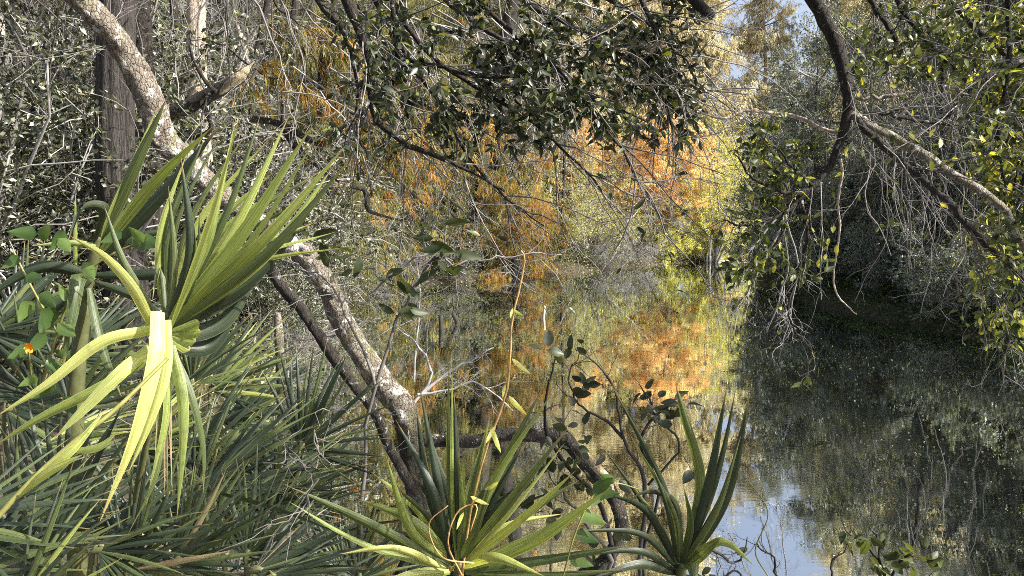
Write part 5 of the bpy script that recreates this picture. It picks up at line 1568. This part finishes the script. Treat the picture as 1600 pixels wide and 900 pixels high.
for pts in [[(1700, 0, 7.4, 7), (1640, 60, 7.3, 6), (1590, 130, 7.2, 5), (1560, 210, 7.2, 3), (1550, 300, 7.1, 1.5)], [(1690, 120, 7.4, 7), (1630, 190, 7.2, 5), (1590, 270, 7.1, 4), (1585, 380, 7.0, 3), (1580, 500, 6.9, 1.5)],
            [(1560, -60, 7.6, 6), (1545, 0, 7.5, 5), (1520, 60, 7.4, 4), (1500, 120, 7.3, 2)], [(1640, -40, 7.4, 6), (1610, 20, 7.3, 5), (1585, 70, 7.3, 4), (1530, 120, 7.3, 2)],
            [(1700, 300, 7.4, 6), (1630, 350, 7.2, 5), (1595, 420, 7.1, 4), (1590, 520, 7.0, 2)]]:
    p, r = pxpath(pts, 22, .008, rr_)
    g = Geo(); tubes(g, p, r, 6, .06, rr_); build('branch', g, M['bark_dark'], t3, smooth=True)
    limbs.append((p, r))
leafy_limb(t3, rr_, limbs, 12, .55, 6, .22, GLD, 290, 10, M['leaf_gold'], .066, .04, M['twig_grey'], t0=.0, r2=.005,
           density=lambda px, py, pos: .8 * np.clip((px - 1480) / 60, 0, 1) * (py < 520))
# bare pale twigs dipping to the water
t = thing('dead_branch', 'pale bare twiggy branch dipping towards the dark water', 'dead branches', tuple(P(1180, 430, 8.5)))
g = Geo()
for pts in [[(1225, 330, 8.5, 2), (1200, 400, 8.5, 2), (1170, 450, 8.5, 1.6), (1150, 490, 8.5, 1)], [(1225, 330, 8.5, 2), (1230, 420, 8.5, 2), (1215, 470, 8.5, 1.5), (1200, 520, 8.5, 1)],
            [(1225, 330, 8.5, 2), (1180, 380, 8.5, 2), (1140, 420, 8.5, 1.5), (1130, 460, 8.5, 1)], [(1225, 330, 8.5, 2), (1250, 420, 8.5, 1.6), (1240, 480, 8.5, 1.2), (1225, 540, 8.5, .8)]]:
    p_, r_ = pxpath(pts, 16, .012, rr_); tubes(g, p_, r_, 5, .05, rr_)
    limb_twigs(g, rr_, p_, r_, 13, .38, 5, .14, .3, -.03, .8, .003)
    build('branch', g, M['twig_pale'], t)
    g = Geo()
RS[0] = .5
# feathery cypress sprays hanging across the middle
def spray(label, limbs_px, mats_, rng, start):
    tt_ = thing('cypress_branch', label, 'branch', tuple(P(*start)))
    gg = {m_: Geo() for m_ in mats_}; gt_ = Geo()
    for pts in limbs_px:
        p_, r_ = pxpath(pts, 20, .02, rng)
        g_ = Geo(); tubes(g_, p_, r_, 6, .05, rng); build('limb', g_, M['bark_dark'], tt_, smooth=True)
        c2 = sprout(rng, p_, 15, .12, 1, .65, .7, 7, .14, -.06)
        c3 = sprout(rng, c2, 7, .1, 1, .24, .7, 5, .2, -.16)
        tubes(gt_, c2, taper(len(c2), 7, .005, .002), 3, rng=rng); tubes(gt_, c3, taper(len(c3), 5, .002, .0012), 3, rng=rng)
        po, dd_ = along(rng, c3, 13, 0, 1.05)
        dd_ = nz(dd_ * .6 + np.array([0, 0, -1.0]) + rng.normal(0, .4, dd_.shape))
        ms_ = np.repeat(rng.random(len(c2)) , 7 * 13)
        for k_, m_ in enumerate(mats_):
            sel = (ms_ * len(mats_)).astype(int) == k_
            leaves(gg[m_], rng, po[sel], dd_[sel], .15, .017, up=0, fold=.1, curl=.1, lv=.5)
    tag(build('twigs', gt_, M['twig_grey'], tt_), kind='stuff')
    for m_ in mats_:
        tag(build('foliage', gg[m_], M[m_], tt_), kind='stuff')
rq = np.random.default_rng(77)
spray('feathery cypress branch turning gold and rust above the cove', [[(500, 60, 11, 5), (530, 150, 11, 4), (600, 195, 10.8, 3), (690, 205, 10.6, 2), (745, 235, 10.5, 1)],
      [(500, 60, 11, 4), (520, 180, 11, 3), (560, 225, 11, 2.5), (620, 235, 11, 2), (680, 255, 11, 1)], [(530, 150, 11, 3), (610, 200, 11.5, 2.5), (720, 190, 11.5, 2), (800, 225, 11.5, 1)]], ['needle_olive', 'needle_rust', 'needle_olive'], rq, (500, 60, 11))
spray('olive feathery cypress branch hanging over the palmetto tips', [[(330, 60, 10.5, 4), (400, 110, 10.5, 3), (470, 125, 10.5, 2), (530, 135, 10.5, 1)], [(400, -40, 10.5, 4), (440, 20, 10.5, 3), (490, 50, 10.5, 2), (530, 60, 10.5, 1)]], ['needle_olive', 'needle_olive', 'needle_rust'], rq, (330, 60, 10.5))
spray('rusty feathery cypress branch drooping to the water', [[(740, 250, 18, 5), (780, 300, 18, 4), (830, 330, 18, 3), (875, 350, 18, 1.5)], [(700, 330, 18, 4), (760, 375, 18, 3), (830, 385, 18, 2), (870, 400, 18, 1)], [(690, 300, 18, 4), (740, 340, 18, 3), (790, 360, 18, 2), (820, 390, 18, 1)]], ['needle_rust', 'needle_olive', 'needle_olive', 'needle_rust'], rq, (740, 250, 18))
# hanging vines before the dark bank
for k in range(18):
    px0 = rr_.uniform(1330, 1590); y0 = rr_.uniform(150, 300); y1 = rr_.uniform(330, 520); Y0 = rr_.uniform(8, 15)
    if k == 0: VT = thing('hanging_vines', 'many thin pale vines hanging down before the dark bank', 'vines', tuple(P(1450, 200, 9)), None)
    p_, r_ = pxpath([(px0 - 30 + rr_.normal(0, 20), y0 - 160, Y0, 2.4), (px0, y0, Y0, 1.8), (px0 + rr_.normal(0, 12), (y0 + y1) / 2, Y0, 1.5), (px0 + rr_.normal(0, 26), y1, Y0, 1.0)], 18, .03, rr_)
    g = Geo(); tubes(g, p_, r_, 5, .04, rr_)
    b2 = sprout(rr_, p_, 9, .2, 1, .35, .7, 6, .25, -.03); tubes(g, b2, taper(len(b2), 6, .003, .0015), 3, rng=rr_)
    build('vine', g, M['twig_grey'], VT)
for k in range(24):
    px0 = rr_.uniform(20, 560); y0 = rr_.uniform(-30, 120); y1 = rr_.uniform(220, 430); Y0 = rr_.uniform(8, 14)
    if k == 0: VT = thing('hanging_vines', 'grey vines and twigs hanging among the left-hand trunks', 'vines', tuple(P(300, 0, 10)), None)
    p_, r_ = pxpath([(px0 + rr_.normal(0, 60), y0 - 120, Y0, 3), (px0, y0, Y0, 2.2), (px0 + rr_.normal(0, 16), (y0 + y1) / 2, Y0, 1.8), (px0 + rr_.normal(0, 30), y1, Y0, 1.0)], 18, .035, rr_)
    g = Geo(); tubes(g, p_, r_, 5, .04, rr_)
    b2 = sprout(rr_, p_, 9, .1, 1, .5, .7, 6, .25, -.03); tubes(g, b2, taper(len(b2), 6, .005, .002), 3, rng=rr_)
    build('vine', g, M['twig_grey' if k % 3 else 'twig_dark'], VT)

RS[0] = .9
# --- vine tendril in the middle with yellow leaves
t = thing('vine', 'orange tendril climbing upright with a few yellow-green leaves', 'vine', tuple(P(722, 900, 2.4)))
stalk('tendril', t, [(722, 900, 2.45, 2.4), (735, 800, 2.4, 2), (760, 700, 2.35, 2), (790, 620, 2.35, 2), (797, 560, 2.35, 1.8), (800, 500, 2.35, 1.8), (812, 450, 2.35, 1.7), (820, 405, 2.35, 1.5), (814, 392, 2.35, 1.2)], M['tendril'], 6)
stalk('tendril', t, [(722, 900, 2.4, 2), (700, 850, 2.3, 1.6), (715, 800, 2.3, 1.6), (745, 790, 2.3, 1.4), (735, 830, 2.28, 1.2)], M['tendril'], 6)
stalk('tendril', t, [(740, 880, 2.35, 1.8), (690, 870, 2.3, 1.4), (670, 820, 2.3, 1.2), (700, 790, 2.3, 1)], M['tendril'], 6)
YL = [leaf_mesh('leaf', M['vine_yellow'], 1.0, .22, seed=60 + i, rv=v, curl=.5) for i, v in enumerate([.3, .6, .9])]
GL = [leaf_mesh('leaf', M['vine_leaf'], 1.0, .5, seed=66 + i, rv=v, curl=.25, heart=True) for i, v in enumerate([.2, .5, .9])]
def px_leaf(parent, a, b, Y, meshes, k, wide=1.0, roll=0.0):
    p0, p1 = P(a[0], a[1], Y), P(b[0], b[1], Y - .01)
    d = p1 - p0
    L = np.linalg.norm(d)
    d = d / L
    view = nz(p0 - np.array([0, 0, CAM_H]))
    s = nz(np.cross(d, view)); n2 = np.cross(s, d)
    s, n2 = s * math.cos(roll) + n2 * math.sin(roll), n2 * math.cos(roll) - s * math.sin(roll)
    o = bpy.data.objects.new('leaf', meshes[k % len(meshes)])
    COL.objects.link(o); o.parent = parent
    q = p0 - wpos(parent)
    o.matrix_basis = Matrix(((s[0] * L * wide, d[0] * L, n2[0] * L, q[0]), (s[1] * L * wide, d[1] * L, n2[1] * L, q[1]), (s[2] * L * wide, d[2] * L, n2[2] * L, q[2]), (0, 0, 0, 1)))
for k, (a, b, Y) in enumerate([((800, 482), (818, 497), 2.35), ((803, 480), (794, 498), 2.35), ((800, 560), (825, 586), 2.35), ((790, 600), (783, 622), 2.35), ((795, 618), (818, 650), 2.35), ((775, 665), (757, 690), 2.34), ((770, 670), (778, 706), 2.34),
                                ((757, 765), (785, 755), 2.3), ((735, 775), (762, 792), 2.3), ((725, 800), (712, 824), 2.3)]):
    px_leaf(t, a, b, Y, YL, k, 1.0, .3)
# climbing green vine on the right side of the middle palmetto
t = thing('vine', 'green vine with small leaves trailing between the two bottom palmettos', 'vine', tuple(P(960, 760, 2.4)))
stalk('tendril', t, [(880, 900, 2.35, 1.6), (900, 830, 2.35, 1.6), (930, 770, 2.38, 1.6), (960, 755, 2.4, 1.5), (1000, 765, 2.45, 1.2)], M['stem_yellow'], 6)
stalk('tendril', t, [(1200, 900, 2.7, 1.2), (1180, 860, 2.7, 1.2), (1200, 800, 2.7, 1), (1165, 745, 2.7, .8)], M['stem_yellow'], 6)
for k, (a, b) in enumerate([((925, 768), (962, 748)), ((930, 770), (968, 772)), ((905, 800), (945, 822)), ((900, 830), (935, 850)), ((960, 755), (935, 738)), ((890, 870), (925, 888)), ((945, 765), (925, 790))]):
    px_leaf(t, a, b, 2.38, GL, k, 1.0, .2)
# --- big vine leaves upper left
t = thing('vine', 'broad green vine leaves scrambling over the left palmettos', 'vine', tuple(P(120, 440, 2.1)))
stalk('stem', t, [(60, 620, 2.15, 2.5), (90, 520, 2.12, 2.5), (120, 440, 2.1, 2.2), (180, 395, 2.1, 2), (240, 372, 2.1, 1.5)], M['stem_yellow'], 6)
stalk('stem', t, [(90, 520, 2.12, 2.2), (50, 450, 2.1, 2), (20, 390, 2.1, 1.5)], M['stem_yellow'], 6)
VL = [((58, 365), (15, 362)), ((60, 372), (85, 350)), ((92, 372), (112, 398)), ((100, 360), (82, 392)), ((205, 372), (256, 386)), ((225, 380), (205, 352)), ((190, 362), (160, 380)), ((60, 460), (95, 480)), ((50, 470), (25, 500)), ((85, 480), (60, 520)),
      ((70, 520), (45, 555)), ((90, 505), (120, 530)), ((75, 560), (100, 590)), ((50, 540), (15, 560)), ((110, 470), (90, 445)), ((40, 430), (70, 440)), ((85, 600), (50, 620)), ((130, 410), (150, 440)), ((30, 400), (5, 420)), ((110, 560), (85, 545)), ((60, 590), (30, 600)), ((100, 620), (125, 650))]
for k, (a, b) in enumerate(VL):
    px_leaf(t, a, b, 2.02 + .012 * (k % 5), GL, k, 1.1, .5 * math.sin(k * 1.7))
t = thing('wildflower', 'small orange blossom among the dark vine leaves', 'flower', tuple(P(45, 545, 2.0)))
stalk('stalk', t, [(50, 600, 2.05, 1.5), (46, 560, 2.0, 1.5), (45, 548, 1.99, 1.5)], M['stem_yellow'], 6)
FL = [leaf_mesh('petal', M['flower'], 1.0, .6, seed=90, rv=.5)]
for k in range(6):
    a_ = k * PI / 3
    px_leaf(t, (45, 544), (45 + 9 * math.cos(a_), 544 + 10 * math.sin(a_)), 1.985, FL, 0, 1.0, .2)
    t.children[-1].name = 'petal'

# --- shrub with round dark leaves by the fallen log
rs = np.random.default_rng(81)
t = thing('shrub', 'dark round-leaved shrub growing along the fallen log', 'shrub', tuple(P(960, 880, 5.0)))
ST = [[(960, 880, 5.1, 5), (930, 780, 5.1, 4), (880, 720, 5.1, 3.5), (850, 660, 5.1, 3), (860, 590, 5.1, 2), (880, 540, 5.1, 1)], [(1000, 900, 5.1, 5), (1010, 760, 5.1, 4), (975, 680, 5.1, 3), (960, 600, 5.1, 2), (905, 545, 5.1, 1)],
      [(1000, 900, 5.1, 4), (1030, 760, 5.1, 3), (1000, 690, 5.1, 3), (1040, 640, 5.1, 2), (1060, 625, 5.1, 1)], [(960, 880, 5.1, 4), (900, 800, 5.0, 3), (870, 760, 5.0, 2), (850, 720, 5.0, 1)],
      [(1010, 760, 5.1, 3), (1060, 700, 5.1, 2), (1030, 650, 5.1, 2), (1000, 600, 5.1, 1)], [(975, 680, 5.1, 3), (920, 640, 5.1, 2), (890, 600, 5.1, 1.5), (900, 560, 5.1, 1)],
      [(1000, 900, 5.1, 4), (1100, 860, 5.0, 3), (1150, 880, 5.0, 2), (1170, 840, 5, 1)]]
for pts in ST:
    p, r = pxpath(pts, 20, .012, rs); g = Geo(); tubes(g, p, r, 6, .06, rs)
    limb_twigs(g, rs, p, r, 6, .3, 3, .12, .3, 0, .7, .003)
    build('stem', g, M['twig_dark'], t)
RL = [leaf_mesh('leaf', M['leaf_magnolia'], .095, .058, seed=95 + i, rv=v) for i, v in enumerate([.2, .4, .6, .3, .8])]
SPT = [(875, 720), (905, 730), (880, 740), (915, 745), (890, 765), (925, 755), (870, 700), (900, 700), (860, 735), (905, 660), (920, 690), (850, 680), (865, 660), (890, 640), (905, 600), (925, 605), (862, 548), (850, 540), (880, 552), (898, 610), (912, 598), (885, 545), (905, 548),
       (1010, 632), (1040, 640), (1055, 622), (1065, 640), (1030, 655), (1018, 645), (1045, 660), (1072, 632), (960, 760), (968, 800), (955, 830), (985, 840), (1000, 610), (1025, 615), (945, 850), (930, 870), (1120, 880), (1150, 868), (1105, 890), (1165, 890), (1090, 870), (1140, 895),
       (862, 780), (845, 795), (880, 795), (868, 812), (840, 775), (1090, 740), (1082, 745), (895, 715), (910, 715), (880, 690), (940, 700)]
pos = np.array([P(a + rs.normal(0, 5), b + rs.normal(0, 5), 5.0 + rs.normal(0, .1)) for a, b in SPT for _ in range(2)])
put_leaves(t, RL, pos, rs.normal(0, 1, pos.shape) + np.array([0, 0, -.4]), rs, (.75, 1.3), .3)
# bottom right shrublet
t = thing('shrub', 'small leafy shrub poking up at the bottom against the sky reflection', 'shrub', tuple(P(1385, 960, 3.4)))
for pts in [[(1385, 960, 3.4, 4), (1380, 890, 3.4, 3), (1350, 850, 3.4, 2), (1318, 828, 3.4, 1)], [(1385, 960, 3.4, 4), (1400, 890, 3.4, 3), (1430, 870, 3.4, 2), (1460, 885, 3.4, 1)],
            [(1380, 890, 3.4, 2), (1372, 850, 3.4, 2), (1360, 820, 3.4, 1)], [(1300, 960, 3.4, 3), (1300, 890, 3.4, 2), (1325, 850, 3.4, 1)], [(1200, 960, 3.4, 3), (1215, 890, 3.4, 2), (1185, 850, 3.4, 1)], [(1385, 960, 3.4, 4), (1420, 910, 3.4, 3), (1480, 905, 3.4, 1)]]:
    p, r = pxpath(pts, 16, .006, rs); g = Geo(); tubes(g, p, r, 6, .06, rs); limb_twigs(g, rs, p, r, 4, .12, 2, .05, .3, 0, .7, .002)
    build('stem', g, M['twig_dark'], t)
SL = [leaf_mesh('leaf', M['leaf_bay'], .075, .036, seed=120 + i, rv=v) for i, v in enumerate([.3, .5, .6, .7])]
pos = np.array([P(a + rs.normal(0, 6), b + rs.normal(0, 5), 3.35 + rs.normal(0, .05)) for a, b in [(1320, 832), (1335, 838), (1345, 848), (1362, 822), (1370, 838), (1385, 856), (1395, 862), (1410, 858), (1425, 868), (1440, 862), (1450, 878), (1462, 888), (1400, 880), (1420, 885), (1380, 880), (1365, 870), (1440, 895), (1475, 892), (1390, 895), (1350, 862), (1412, 872), (1432, 882)] for _ in range(2)])
put_leaves(t, SL, pos, rs.normal(0, 1, pos.shape) + np.array([0, 0, .2]), rs, (.7, 1.3), .3)
# bare twigs with a few long leaves in the middle distance, left of centre
t = thing('sapling', 'thin sapling with broad dark leaves in front of the cove', 'sapling', tuple(P(560, 760, 5.2)))
for pts in [[(560, 780, 5.2, 4), (590, 600, 5.2, 3), (640, 460, 5.2, 2.5), (680, 400, 5.2, 2), (700, 350, 5.2, 1)], [(560, 480, 5.2, 2), (600, 440, 5.2, 2), (660, 400, 5.2, 1.5), (730, 420, 5.2, 1)],
            [(590, 600, 5.2, 2.5), (540, 480, 5.2, 2), (480, 420, 5.2, 1.5), (440, 400, 5.2, 1)], [(640, 460, 5.2, 2), (720, 410, 5.2, 1.5), (800, 390, 5.2, 1.2), (870, 400, 5.2, .8)]]:
    p, r = pxpath(pts, 20, .02, rs); g = Geo(); tubes(g, p, r, 6, .06, rs); limb_twigs(g, rs, p, r, 9, .4, 3, .15, .3, 0, .7, .003)
    build('stem', g, M['twig_grey'], t)
BL = [leaf_mesh('leaf', M['leaf_bay'], .17, .065, seed=130 + i, rv=v) for i, v in enumerate([.2, .3, .45, .55])]
pos = np.array([P(a + rs.normal(0, 6), b + rs.normal(0, 5), 5.15 + rs.normal(0, .08)) for a, b in [(675, 365), (690, 350), (700, 365), (685, 385), (700, 395), (680, 400), (705, 420), (715, 415), (690, 418), (660, 360), (510, 385), (530, 400), (548, 408), (520, 412), (500, 405), (560, 400), (620, 488), (640, 486), (655, 492), (618, 440), (630, 450), (480, 370), (600, 420), (610, 428)] for _ in range(2)])
put_leaves(t, BL, pos, rs.normal(0, 1, pos.shape) * np.array([1, .6, .5]), rs, (.7, 1.25), .3)

# ------------------------------------------------------------------ neighbours that still read alike are told apart by their place in the row
rows = {}
for o in list(COL.objects):
    if o.parent is None and o.get('label') and o.get('group'):
        rows.setdefault((o['group'], o['label']), []).append(o)
for (g_, l_), os_ in rows.items():
    if len(os_) < 2: continue
    os_.sort(key=lambda q: q.location.x / q.location.y)
    k_ = len(os_)
    num = {2: 'two', 3: 'three', 4: 'four', 5: 'five', 6: 'six'}.get(k_)
    if num:
        for i_, q in enumerate(os_):
            w = 'leftmost' if i_ == 0 else 'rightmost' if i_ == k_ - 1 else ('middle' if k_ == 3 else ('', 'second', 'third', 'fourth', 'fifth')[i_])
            q['label'] = l_.replace('in the far wood ', '') + (', %s of %s' % (w, num) if len(l_.split()) < 14 else ', ' + w)
